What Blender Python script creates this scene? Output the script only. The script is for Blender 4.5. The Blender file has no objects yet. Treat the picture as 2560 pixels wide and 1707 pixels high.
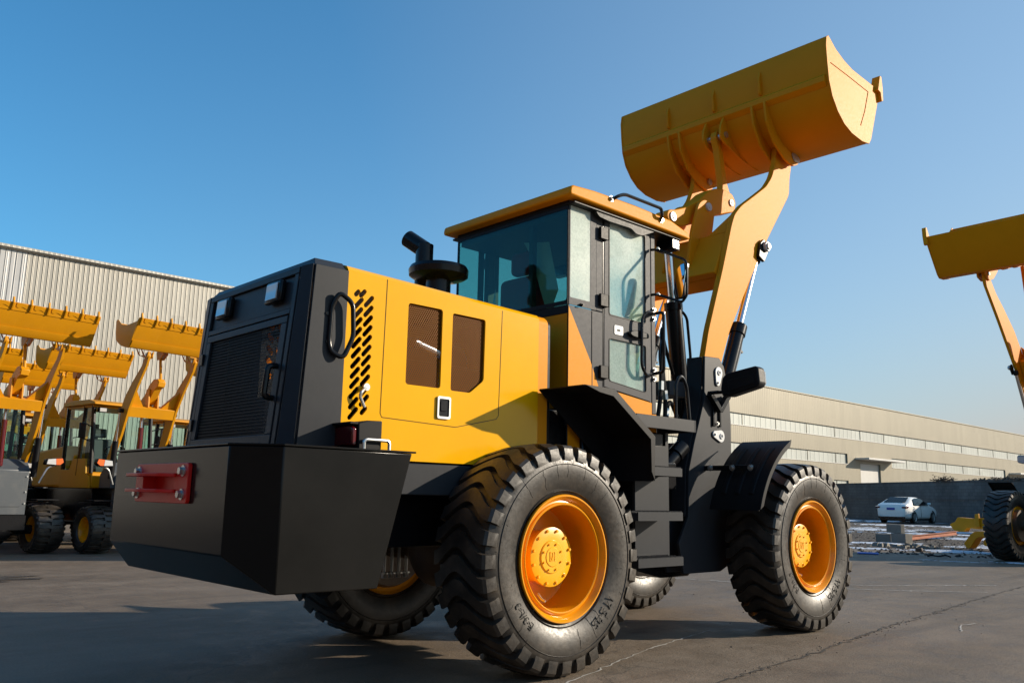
import bpy, bmesh, math, random
from mathutils import Vector, Matrix
from mathutils.geometry import tessellate_polygon
random.seed(7)
R = math.radians
S = bpy.context.scene
COL = S.collection

# ------------------------------------------------------------------ camera, sky, sun
cam_d = bpy.data.cameras.new('camera'); cam = bpy.data.objects.new('camera', cam_d); COL.objects.link(cam); S.camera = cam
cam_d.sensor_width = 36; cam_d.lens = 2145.42 / 2560 * 36; cam_d.clip_end = 5000; cam_d.clip_start = .05
yaw, pit, rol = R(47.18), R(10.236), R(1.196)
fw = Vector((math.cos(pit)*math.cos(yaw), math.cos(pit)*math.sin(yaw), math.sin(pit)))
rt = Vector((math.sin(yaw), -math.cos(yaw), 0)); up = rt.cross(fw)
r2 = math.cos(rol)*rt + math.sin(rol)*up; u2 = -math.sin(rol)*rt + math.cos(rol)*up
M = Matrix((r2, u2, -fw)).transposed().to_4x4(); M.translation = Vector((-3.703, -4.564, 1.002)); cam.matrix_world = M

SUN = Vector((1.45, -1.0, .63)).normalized()
el = math.asin(SUN.z); rot = math.atan2(SUN.x, SUN.y)
W = bpy.data.worlds.new('World'); S.world = W; W.use_nodes = True
nt = W.node_tree; nt.nodes.clear()
sky = nt.nodes.new('ShaderNodeTexSky'); sky.sky_type = 'NISHITA'; sky.sun_disc = False
sky.sun_elevation = el; sky.sun_rotation = rot; sky.air_density = 1.0; sky.dust_density = .5; sky.ozone_density = 6; sky.altitude = 0
def wm(op, a, b=None):
    n = nt.nodes.new('ShaderNodeMath'); n.operation = op
    for i, x in enumerate((a, b)):
        if isinstance(x, (int, float)): n.inputs[i].default_value = x
        elif x is not None: nt.links.new(x, n.inputs[i])
    return n.outputs[0]
# winter haze: the sky pales towards the horizon and towards the sun (world directions)
tc = nt.nodes.new('ShaderNodeTexCoord'); sp = nt.nodes.new('ShaderNodeSeparateXYZ'); nt.links.new(tc.outputs['Generated'], sp.inputs[0])
dt = nt.nodes.new('ShaderNodeVectorMath'); dt.operation = 'DOT_PRODUCT'; nt.links.new(tc.outputs['Generated'], dt.inputs[0]); dt.inputs[1].default_value = SUN
az_d = nt.nodes.new('ShaderNodeVectorMath'); az_d.operation = 'DOT_PRODUCT'; nt.links.new(tc.outputs['Generated'], az_d.inputs[0]); az_d.inputs[1].default_value = Vector((SUN.x, SUN.y, 0)).normalized()
ww = wm('MINIMUM', wm('MAXIMUM', wm('ADD', wm('MULTIPLY', az_d.outputs['Value'], .70), .60), .05), 1.1)
f1 = wm('MULTIPLY', ww, wm('EXPONENT', wm('MULTIPLY', wm('MAXIMUM', sp.outputs[2], 0.0), -1/.235)))
f2 = wm('MAXIMUM', wm('MULTIPLY', wm('SUBTRACT', dt.outputs['Value'], .1), .44), 0.0)
ff = wm('MINIMUM', wm('ADD', f1, f2), 1.0)
mu = nt.nodes.new('ShaderNodeMix'); mu.data_type = 'RGBA'; mu.blend_type = 'MULTIPLY'; mu.inputs[0].default_value = 1; nt.links.new(sky.outputs[0], mu.inputs[6]); mu.inputs[7].default_value = (.40, 1.04, 1.04, 1)
mz = nt.nodes.new('ShaderNodeMix'); mz.data_type = 'RGBA'; nt.links.new(ff, mz.inputs[0]); nt.links.new(mu.outputs[2], mz.inputs[6]); mz.inputs[7].default_value = (2.82, 2.88, 2.82, 1)
bg = nt.nodes.new('ShaderNodeBackground'); bg.inputs[1].default_value = .13
wo = nt.nodes.new('ShaderNodeOutputWorld'); nt.links.new(mz.outputs[2], bg.inputs[0]); nt.links.new(bg.outputs[0], wo.inputs[0])
sd = bpy.data.lights.new('sun', 'SUN'); sd.energy = 4.3; sd.angle = R(.5); sd.color = (1, .87, .70)
so = bpy.data.objects.new('sun', sd); COL.objects.link(so); so.rotation_euler = SUN.to_track_quat('Z', 'Y').to_euler(); so.location = (6, -8, 9)
S.view_settings.view_transform = 'Standard'; S.view_settings.look = 'None'; S.view_settings.exposure = .6; S.view_settings.gamma = 1
S.render.engine = 'CYCLES'; S.cycles.max_bounces = 8; S.cycles.transparent_max_bounces = 16

# ------------------------------------------------------------------ materials
def newmat(name):
    m = bpy.data.materials.new(name); m.use_nodes = True; t = m.node_tree
    return m, t, t.nodes['Principled BSDF'], t.nodes['Material Output']
def N(t, typ, **kw):
    n = t.nodes.new(typ)
    for k, v in kw.items(): setattr(n, k, v)
    return n
def math_(t, op, a, b=None, c=None):
    n = N(t, 'ShaderNodeMath', operation=op)
    for i, x in enumerate((a, b, c)):
        if x is None: continue
        if isinstance(x, (int, float)): n.inputs[i].default_value = x
        else: t.links.new(x, n.inputs[i])
    return n.outputs[0]
def noise(t, scale, detail=6, rough=.6, vec=None, coord='Object', stretch=None):
    tc = N(t, 'ShaderNodeTexCoord'); v = tc.outputs[coord] if vec is None else vec
    if stretch:
        mp = N(t, 'ShaderNodeMapping'); mp.inputs['Scale'].default_value = stretch; t.links.new(v, mp.inputs[0]); v = mp.outputs[0]
    n = N(t, 'ShaderNodeTexNoise'); n.inputs['Scale'].default_value = scale; n.inputs['Detail'].default_value = detail; n.inputs['Roughness'].default_value = rough
    t.links.new(v, n.inputs['Vector']); return n.outputs[0]
def ramp(t, fac, stops):
    r = N(t, 'ShaderNodeValToRGB'); e = r.color_ramp.elements
    while len(e) < len(stops): e.new(.5)
    for x, (p, c) in zip(e, stops):
        x.position = p; x.color = (*c, 1) if len(c) == 3 else c
    t.links.new(fac, r.inputs[0]); return r.outputs[0]
def mixc(t, fac, a, b, mode='MIX'):
    n = N(t, 'ShaderNodeMix', data_type='RGBA', blend_type=mode)
    for i, x in ((0, fac), (6, a), (7, b)):
        if isinstance(x, (int, float)): n.inputs[i].default_value = x
        elif isinstance(x, tuple): n.inputs[i].default_value = (*x, 1) if len(x) == 3 else x
        else: t.links.new(x, n.inputs[i])
    return n.outputs[2]
def bump(t, b, h, strength=.2, dist=.01):
    n = N(t, 'ShaderNodeBump'); n.inputs['Strength'].default_value = strength; n.inputs['Distance'].default_value = dist
    t.links.new(h, n.inputs['Height']); t.links.new(n.outputs[0], b.inputs['Normal'])
def paint(name, col, rough=.35, coat=.0, var=.12, dust=.0, dustcol=(.32, .28, .22), bs=.04, spec=.5, metal=0, bscale=90):
    m, t, b, o = newmat(name)
    n1 = noise(t, 2.3, 5); n2 = noise(t, 60, 3)
    lo = tuple(c*(1-var) for c in col); hi = tuple(min(1, c*(1+var)) for c in col)
    c = ramp(t, n1, [(.3, lo), (.7, hi)])
    if dust > 0:
        d = ramp(t, noise(t, 5, 8, .7), [(.48, (0, 0, 0)), (.72, (dust,)*3)])
        c = mixc(t, d, c, dustcol)
    t.links.new(c, b.inputs['Base Color'])
    rr = ramp(t, n2, [(.3, (rough*.94,)*3), (.7, (min(1, rough*1.07),)*3)]); t.links.new(rr, b.inputs['Roughness'])
    b.inputs['Specular IOR Level'].default_value = spec; b.inputs['Metallic'].default_value = metal
    b.inputs['Coat Weight'].default_value = coat; b.inputs['Coat Roughness'].default_value = .12
    if bs: bump(t, b, noise(t, bscale, 2), bs, .004)
    return m
Mt = {}
Mt['yellow'] = paint('hood_yellow_paint', (.82, .40, .001), .16, .0, .04, .0, bs=.006, bscale=12, spec=.40)
Mt['arm'] = paint('arm_orange_yellow_paint', (.71, .262, .003), .52, .0, .04, .03, (.6, .22, .02), bs=.008, bscale=6, spec=.12)
Mt['rim'] = paint('rim_orange_paint', (.78, .30, .002), .25, .1, .05, bs=.008, bscale=15, spec=.35)
Mt['hub'] = paint('hub_yellow_paint', (.86, .42, .004), .32, .2, .04, bs=.02, spec=.4)
Mt['charcoal'] = paint('charcoal_satin_paint', (.028, .030, .034), .42, 0, .12, .10, (.05, .047, .04), bs=.02, bscale=260, spec=.16)
Mt['counter'] = paint('counterweight_black_paint', (.0095, .0092, .0085), .2, 0, .2, .12, (.024, .021, .018), bs=.012, bscale=60, spec=.17)
Mt['black'] = paint('black_paint', (.008, .008, .009), .22, 0, .2, .05, (.02, .019, .017), bs=.012, spec=.3)
Mt['plastic'] = paint('black_plastic', (.009, .009, .010), .48, 0, .2, .10, (.024, .022, .019), bs=.02, bscale=150, spec=.16)
Mt['cabgrey'] = paint('cab_grey_paint', (.060, .061, .066), .5, 0, .06, .12, (.09, .082, .074), bs=.008, spec=.12)
Mt['red'] = paint('red_paint', (.75, .012, .006), .4, .0, .08, bs=.03)
Mt['steel'] = paint('zinc_steel', (.55, .55, .53), .32, 0, .1, metal=.9, bs=.03)
Mt['white'] = paint('white_cover_paint', (.55, .56, .56), .4, 0, .05)
Mt['chrome'] = paint('chrome_rod', (.78, .78, .80), .2, 0, .02, metal=1, bs=0)
Mt['silver'] = paint('exhaust_silver', (.50, .48, .45), .25, 0, .1, metal=1, bs=.05)
Mt['seat'] = paint('red_seat_fabric', (.30, .02, .02), .8, 0, .2)
Mt['dark'] = paint('dark_interior', (.022, .024, .026), .6, 0, .3)
Mt['iron'] = paint('axle_iron', (.09, .055, .03), .5, 0, .4, .5, (.16, .10, .05), bs=.3, bscale=30)
Mt['greyp'] = paint('blue_grey_machine_paint', (.060, .070, .080), .4, 0, .08, .1)
Mt['yel2'] = paint('second_yellow_paint', (.62, .265, .002), .42, .0, .06, .08, (.5, .27, .06), bs=.03, spec=.3)
Mt['carwhite'] = paint('white_car_paint', (.86, .84, .78), .28, .3, .02, .15, (.66, .56, .45), bs=0)
Mt['brick'] = paint('concrete_block', (.22, .205, .175), .9, 0, .2, .3, (.2, .17, .13), bs=.4, bscale=60)
Mt['rust'] = paint('rusty_steel', (.30, .10, .05), .8, 0, .25, .3, (.4, .2, .12), bs=.2)
Mt['bluepl'] = paint('blue_plastic_sheet', (.10, .20, .62), .4, 0, .1)
Mt['plate'] = paint('blue_number_plate', (.02, .06, .35), .4)
Mt['redglass'] = paint('red_lens', (.09, .002, .004), .15, .5, .2)
Mt['orangelens'] = paint('orange_lens', (.8, .14, .02), .2, .5, .1)
Mt['twig'] = paint('dry_twig', (.07, .05, .035), .9, 0, .3)
Mt['wrap'] = paint('plastic_seat_wrap', (.45, .47, .42), .25, .2, .3)

def glass(name, tint, frost=0, fcol=(.72, .78, .74), gl=.02, top=None):
    m, t, b, o = newmat(name); t.nodes.remove(b)
    tr = N(t, 'ShaderNodeBsdfTransparent'); tr.inputs[0].default_value = (*tint, 1)
    g = N(t, 'ShaderNodeBsdfGlossy'); g.inputs['Roughness'].default_value = gl; g.inputs[0].default_value = (.9, .95, .95, 1)
    lw = N(t, 'ShaderNodeLayerWeight'); lw.inputs['Blend'].default_value = .5
    fac = math_(t, 'ADD', math_(t, 'MULTIPLY', math_(t, 'POWER', lw.outputs['Facing'], 5.0), .9), .022)
    mx = N(t, 'ShaderNodeMixShader'); t.links.new(fac, mx.inputs[0]); t.links.new(tr.outputs[0], mx.inputs[1]); t.links.new(g.outputs[0], mx.inputs[2])
    out = mx.outputs[0]
    if frost:
        df = N(t, 'ShaderNodeBsdfDiffuse'); df.inputs[0].default_value = (*fcol, 1)
        tl = N(t, 'ShaderNodeBsdfTranslucent'); tl.inputs[0].default_value = (*fcol, 1)
        m1 = N(t, 'ShaderNodeMixShader'); m1.inputs[0].default_value = .15; t.links.new(df.outputs[0], m1.inputs[1]); t.links.new(tl.outputs[0], m1.inputs[2])
        a = noise(t, 3.2, 3, .5); bb = noise(t, 55, 4, .7)
        s = math_(t, 'ADD', math_(t, 'MULTIPLY', a, .7), math_(t, 'MULTIPLY', bb, .55))
        f = ramp(t, s, [(.45, (frost*.55,)*3), (.8, (min(1, frost*1.25),)*3)])
        if top:
            sp = N(t, 'ShaderNodeSeparateXYZ'); t.links.new(N(t, 'ShaderNodeTexCoord').outputs['Object'], sp.inputs[0]); zz = math_(t, 'ADD', sp.outputs[2], math_(t, 'MULTIPLY', a, .5))
            mr = N(t, 'ShaderNodeMapRange'); t.links.new(zz, mr.inputs[0]); mr.inputs[1].default_value = top[0]; mr.inputs[2].default_value = top[1]; mr.inputs[3].default_value = top[2]; mr.inputs[4].default_value = 1.0
            f = math_(t, 'MULTIPLY', f, mr.outputs[0])
        m2 = N(t, 'ShaderNodeMixShader'); t.links.new(f, m2.inputs[0]); t.links.new(out, m2.inputs[1]); t.links.new(m1.outputs[0], m2.inputs[2]); out = m2.outputs[0]
    t.links.new(out, o.inputs[0]); return m
Mt['gtint'] = glass('tinted_green_glass', (.56, .75, .68))
Mt['gclear'] = glass('clear_glass', (.72, .88, .84))
Mt['gfrost'] = glass('misted_glass', (.7, .88, .86), 1.05, (.80, .86, .78))
Mt['gfrost2'] = glass('half_misted_glass', (.62, .86, .84), 1.0, (.74, .82, .76), top=(2.85, 3.15, .52))
Mt['gcar'] = glass('car_glass', (.10, .12, .13))
def lensmat():
    m, t, b, o = newmat('clear_lamp_lens'); b.inputs['Base Color'].default_value = (.55, .55, .55, 1); b.inputs['Metallic'].default_value = .1
    w = N(t, 'ShaderNodeTexWave'); w.inputs['Scale'].default_value = 30; tc = N(t, 'ShaderNodeTexCoord'); t.links.new(tc.outputs['Object'], w.inputs[0])
    b.inputs['Roughness'].default_value = .18; b.inputs['Coat Weight'].default_value = 1; b.inputs['Coat Roughness'].default_value = .03; bump(t, b, w.outputs[0], .6, .01); return m
Mt['lens'] = lensmat()
def mirrormat():
    m, t, b, o = newmat('mirror_glass'); b.inputs['Base Color'].default_value = (.85, .88, .9, 1); b.inputs['Metallic'].default_value = 1; b.inputs['Roughness'].default_value = .02; return m
Mt['mirror'] = mirrormat()

def rubber():
    m, t, b, o = newmat('tyre_rubber')
    tc = N(t, 'ShaderNodeTexCoord')
    n1 = noise(t, 7, 6, .65); n2 = noise(t, 45, 5, .7)
    c = ramp(t, n1, [(.3, (.012, .011, .010)), (.52, (.034, .028, .022)), (.75, (.080, .062, .044))])
    t.links.new(c, b.inputs['Base Color'])
    rr = ramp(t, n2, [(.3, (.30,)*3), (.75, (.58,)*3)]); t.links.new(rr, b.inputs['Roughness'])
    b.inputs['Specular IOR Level'].default_value = .46
    b.inputs['Sheen Weight'].default_value = .0
    bump(t, b, noise(t, 26, 5, .6), .10, .010); return m
Mt['rubber'] = rubber()
def letterm():
    m, t, b, o = newmat('tyre_lettering'); b.inputs['Base Color'].default_value = (.006, .006, .006, 1); b.inputs['Roughness'].default_value = .6; return m
Mt['letter'] = letterm()

def perf(name, col, axes, pitch, rad, rough=.45, metal=0):
    """perforated sheet: staggered round holes that are really open"""
    m, t, b, o = newmat(name)
    b.inputs['Base Color'].default_value = (*col, 1); b.inputs['Roughness'].default_value = rough; b.inputs['Metallic'].default_value = metal; b.inputs['Specular IOR Level'].default_value = .08
    tc = N(t, 'ShaderNodeTexCoord'); sp = N(t, 'ShaderNodeSeparateXYZ'); t.links.new(tc.outputs['Object'], sp.inputs[0])
    u, v = sp.outputs[axes[0]], sp.outputs[axes[1]]
    px, py = pitch
    V = math_(t, 'DIVIDE', math_(t, 'ADD', v, 50.0), py); row = math_(t, 'FLOOR', V)
    U = math_(t, 'ADD', math_(t, 'DIVIDE', math_(t, 'ADD', u, 50.0), px), math_(t, 'MULTIPLY', math_(t, 'MODULO', row, 2.0), .5))
    du = math_(t, 'MULTIPLY', math_(t, 'SUBTRACT', math_(t, 'FRACT', U), .5), px/rad[0]); dv = math_(t, 'MULTIPLY', math_(t, 'SUBTRACT', math_(t, 'FRACT', V), .5), py/rad[1])
    d = math_(t, 'ADD', math_(t, 'POWER', math_(t, 'ABSOLUTE', du), 2.6), math_(t, 'POWER', math_(t, 'ABSOLUTE', dv), 2.6))
    solid = math_(t, 'GREATER_THAN', d, 1.0)
    tr = N(t, 'ShaderNodeBsdfTransparent'); mx = N(t, 'ShaderNodeMixShader'); t.links.new(solid, mx.inputs[0]); t.links.new(tr.outputs[0], mx.inputs[1]); t.links.new(b.outputs[0], mx.inputs[2]); t.links.new(mx.outputs[0], o.inputs[0])
    return m
Mt['perfy'] = perf('side_grille_mesh', (.21, .075, .008), (0, 2), (.0140, .0121), (.0053, .0050))
Mt['perfk'] = perf('rear_grille_mesh', (.012, .012, .013), (1, 2), (.0150, .0180), (.0056, .0076))
Mt['fins'] = perf('radiator_fins', (.12, .125, .13), (1, 2), (.03, .012), (.012, .0035), .4, .5)

def corr(name, col, pitch, depth=.02, axis=0, var=.12, lines=.6, stripe=0):
    """ribbed metal cladding, ribs run up the wall"""
    m, t, b, o = newmat(name)
    tc = N(t, 'ShaderNodeTexCoord'); sp = N(t, 'ShaderNodeSeparateXYZ'); t.links.new(tc.outputs['Object'], sp.inputs[0])
    U = math_(t, 'DIVIDE', math_(t, 'ADD', sp.outputs[axis], 500.0), pitch); fr = math_(t, 'FRACT', U)
    cell = math_(t, 'FLOOR', math_(t, 'DIVIDE', U, 3.0))
    wn = N(t, 'ShaderNodeTexWhiteNoise', noise_dimensions='2D'); cb = N(t, 'ShaderNodeCombineXYZ'); t.links.new(cell, cb.inputs[0])
    zc = math_(t, 'FLOOR', math_(t, 'DIVIDE', math_(t, 'ADD', sp.outputs[2], math_(t, 'MULTIPLY', math_(t, 'FLOOR', math_(t, 'DIVIDE', U, 9.0)), 1.7)), 5.0)); t.links.new(zc, cb.inputs[1])
    t.links.new(cb.outputs[0], wn.inputs[0])
    n1 = noise(t, .35, 6, .6, stretch=(1, 1, .35)); n2 = noise(t, 3, 5, .6, stretch=(3, 3, .2))
    f = math_(t, 'ADD', math_(t, 'MULTIPLY', n1, .5), math_(t, 'ADD', math_(t, 'MULTIPLY', n2, .25), math_(t, 'MULTIPLY', wn.outputs[0], .28)))
    c = ramp(t, f, [(.3, tuple(x*(1-var) for x in col)), (.75, tuple(min(1, x*(1+var)) for x in col))])
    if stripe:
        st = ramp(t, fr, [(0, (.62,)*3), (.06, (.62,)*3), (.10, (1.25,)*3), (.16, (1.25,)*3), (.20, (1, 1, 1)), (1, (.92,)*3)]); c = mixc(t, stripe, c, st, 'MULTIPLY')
    t.links.new(c, b.inputs['Base Color']); b.inputs['Roughness'].default_value = .45; b.inputs['Metallic'].default_value = .15
    h = ramp(t, fr, [(0, (0, 0, 0)), (.06, (1, 1, 1)), (.14, (1, 1, 1)), (.2, (.5, .5, .5)), (.9, (.5, .5, .5)), (1, (0, 0, 0))])
    bump(t, b, h, lines, depth); return m
Mt['cladL'] = corr('cream_ribbed_cladding', (.405, .380, .325), .19)
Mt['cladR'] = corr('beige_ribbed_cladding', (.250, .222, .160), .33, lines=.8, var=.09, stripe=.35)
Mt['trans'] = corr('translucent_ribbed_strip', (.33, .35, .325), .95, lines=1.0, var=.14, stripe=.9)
Mt['cladW'] = corr('white_ribbed_cladding', (.50, .49, .47), .30, var=.08)

def ground_mats():
    m, t, b, o = newmat('worn_concrete')
    tc = N(t, 'ShaderNodeTexCoord'); g = tc.outputs['Object']
    n1 = noise(t, .35, 8, .62, vec=g); n2 = noise(t, 3.5, 10, .72, vec=g); n3 = noise(t, 60, 6, .7, vec=g); n5 = noise(t, .9, 6, .6, vec=g, stretch=(.25, 1.6, 1))
    f = math_(t, 'ADD', math_(t, 'MULTIPLY', n1, .38), math_(t, 'ADD', math_(t, 'MULTIPLY', n2, .34), math_(t, 'MULTIPLY', n5, .28)))
    c = ramp(t, f, [(.36, (.098, .074, .051)), (.5, (.168, .129, .092)), (.62, (.232, .184, .137))])
    sp = ramp(t, n3, [(.3, (.72,)*3), (.6, (1.06,)*3)])
    c = mixc(t, 1.0, c, sp, 'MULTIPLY')
    # oil and wet stains
    st = ramp(t, noise(t, .8, 6, .65, vec=g, stretch=(1, 1.7, 1)), [(.60, (0, 0, 0)), (.74, (.65,)*3)])
    c = mixc(t, st, c, (.055, .043, .034))
    pale = ramp(t, noise(t, 1.1, 9, .75, vec=g, stretch=(.5, 2.2, 1)), [(.60, (0, 0, 0)), (.78, (.5,)*3)])
    c = mixc(t, pale, c, (.27, .235, .19))
    tm = ramp(t, noise(t, 1.0, 7, .65, vec=g, stretch=(.12, 2.6, 1)), [(.55, (0, 0, 0)), (.68, (.45,)*3)])
    c = mixc(t, tm, c, (.070, .054, .040))
    gr = ramp(t, noise(t, 170, 3, .6, vec=g), [(.62, (0, 0, 0)), (.70, (.8,)*3)]); c = mixc(t, gr, c, (.045, .036, .030))
    # hairline cracks
    vo = N(t, 'ShaderNodeTexVoronoi', feature='DISTANCE_TO_EDGE'); vo.inputs['Scale'].default_value = .33
    wv = N(t, 'ShaderNodeVectorMath', operation='ADD'); nn = N(t, 'ShaderNodeTexNoise'); nn.inputs['Scale'].default_value = 1.6; nn.inputs['Detail'].default_value = 8; t.links.new(g, nn.inputs[0])
    vs = N(t, 'ShaderNodeVectorMath', operation='SCALE'); vs.inputs['Scale'].default_value = .9; t.links.new(nn.outputs['Color'], vs.inputs[0]); t.links.new(g, wv.inputs[0]); t.links.new(vs.outputs[0], wv.inputs[1]); t.links.new(wv.outputs[0], vo.inputs[0])
    ck = ramp(t, vo.outputs[0], [(0, (.6,)*3), (.0035, (0, 0, 0))])
    c = mixc(t, ck, c, (.07, .06, .05))
    t.links.new(c, b.inputs['Base Color'])
    rr = ramp(t, n2, [(.35, (.55,)*3), (.65, (.85,)*3)]); t.links.new(rr, b.inputs['Roughness']); b.inputs['Specular IOR Level'].default_value = .35
    hh = math_(t, 'ADD', math_(t, 'MULTIPLY', n3, .5), n2); bump(t, b, hh, .45, .02)
    Mt['concrete'] = m
    m, t, b, o = newmat('dark_gravel_soil')
    tc = N(t, 'ShaderNodeTexCoord'); g = tc.outputs['Object']
    n1 = noise(t, 1.2, 8, .7, vec=g); n2 = noise(t, 14, 8, .8, vec=g)
    f = math_(t, 'ADD', math_(t, 'MULTIPLY', n1, .5), math_(t, 'MULTIPLY', n2, .5))
    c = ramp(t, f, [(.38, (.035, .029, .025)), (.52, (.10, .085, .072)), (.66, (.20, .175, .15))])
    t.links.new(c, b.inputs['Base Color']); b.inputs['Roughness'].default_value = .95; bump(t, b, n2, 1.0, .12); Mt['gravel'] = m
    m, t, b, o = newmat('old_snow')
    n2 = noise(t, 4, 8, .7); c = ramp(t, n2, [(.35, (.50, .54, .60)), (.6, (.80, .83, .88))]); t.links.new(c, b.inputs['Base Color']); b.inputs['Roughness'].default_value = .8; bump(t, b, n2, .8, .06)
    g = N(t, 'ShaderNodeTexCoord').outputs['Object']; h = math_(t, 'ADD', math_(t, 'MULTIPLY', noise(t, .55, 6, .7, vec=g), .6), math_(t, 'MULTIPLY', noise(t, 3.2, 6, .75, vec=g), .4))
    ho = math_(t, 'GREATER_THAN', h, .485); tr = N(t, 'ShaderNodeBsdfTransparent'); mx = N(t, 'ShaderNodeMixShader'); t.links.new(ho, mx.inputs[0]); t.links.new(tr.outputs[0], mx.inputs[1]); t.links.new(b.outputs[0], mx.inputs[2]); t.links.new(mx.outputs[0], o.inputs[0])
    Mt['snow'] = m
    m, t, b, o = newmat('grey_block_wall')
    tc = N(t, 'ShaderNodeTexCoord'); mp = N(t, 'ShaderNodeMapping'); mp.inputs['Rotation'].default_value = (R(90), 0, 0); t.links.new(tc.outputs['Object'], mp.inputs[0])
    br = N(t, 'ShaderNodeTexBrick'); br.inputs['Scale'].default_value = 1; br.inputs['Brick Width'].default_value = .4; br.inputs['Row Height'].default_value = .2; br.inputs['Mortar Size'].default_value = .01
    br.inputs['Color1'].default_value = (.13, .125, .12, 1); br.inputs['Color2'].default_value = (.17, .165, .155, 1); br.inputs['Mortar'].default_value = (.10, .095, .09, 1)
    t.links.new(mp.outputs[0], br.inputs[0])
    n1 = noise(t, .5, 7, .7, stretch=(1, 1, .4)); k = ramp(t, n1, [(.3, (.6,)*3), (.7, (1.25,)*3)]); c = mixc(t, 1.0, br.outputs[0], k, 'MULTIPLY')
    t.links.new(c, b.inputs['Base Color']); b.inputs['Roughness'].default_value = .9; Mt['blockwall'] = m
ground_mats()

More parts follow.
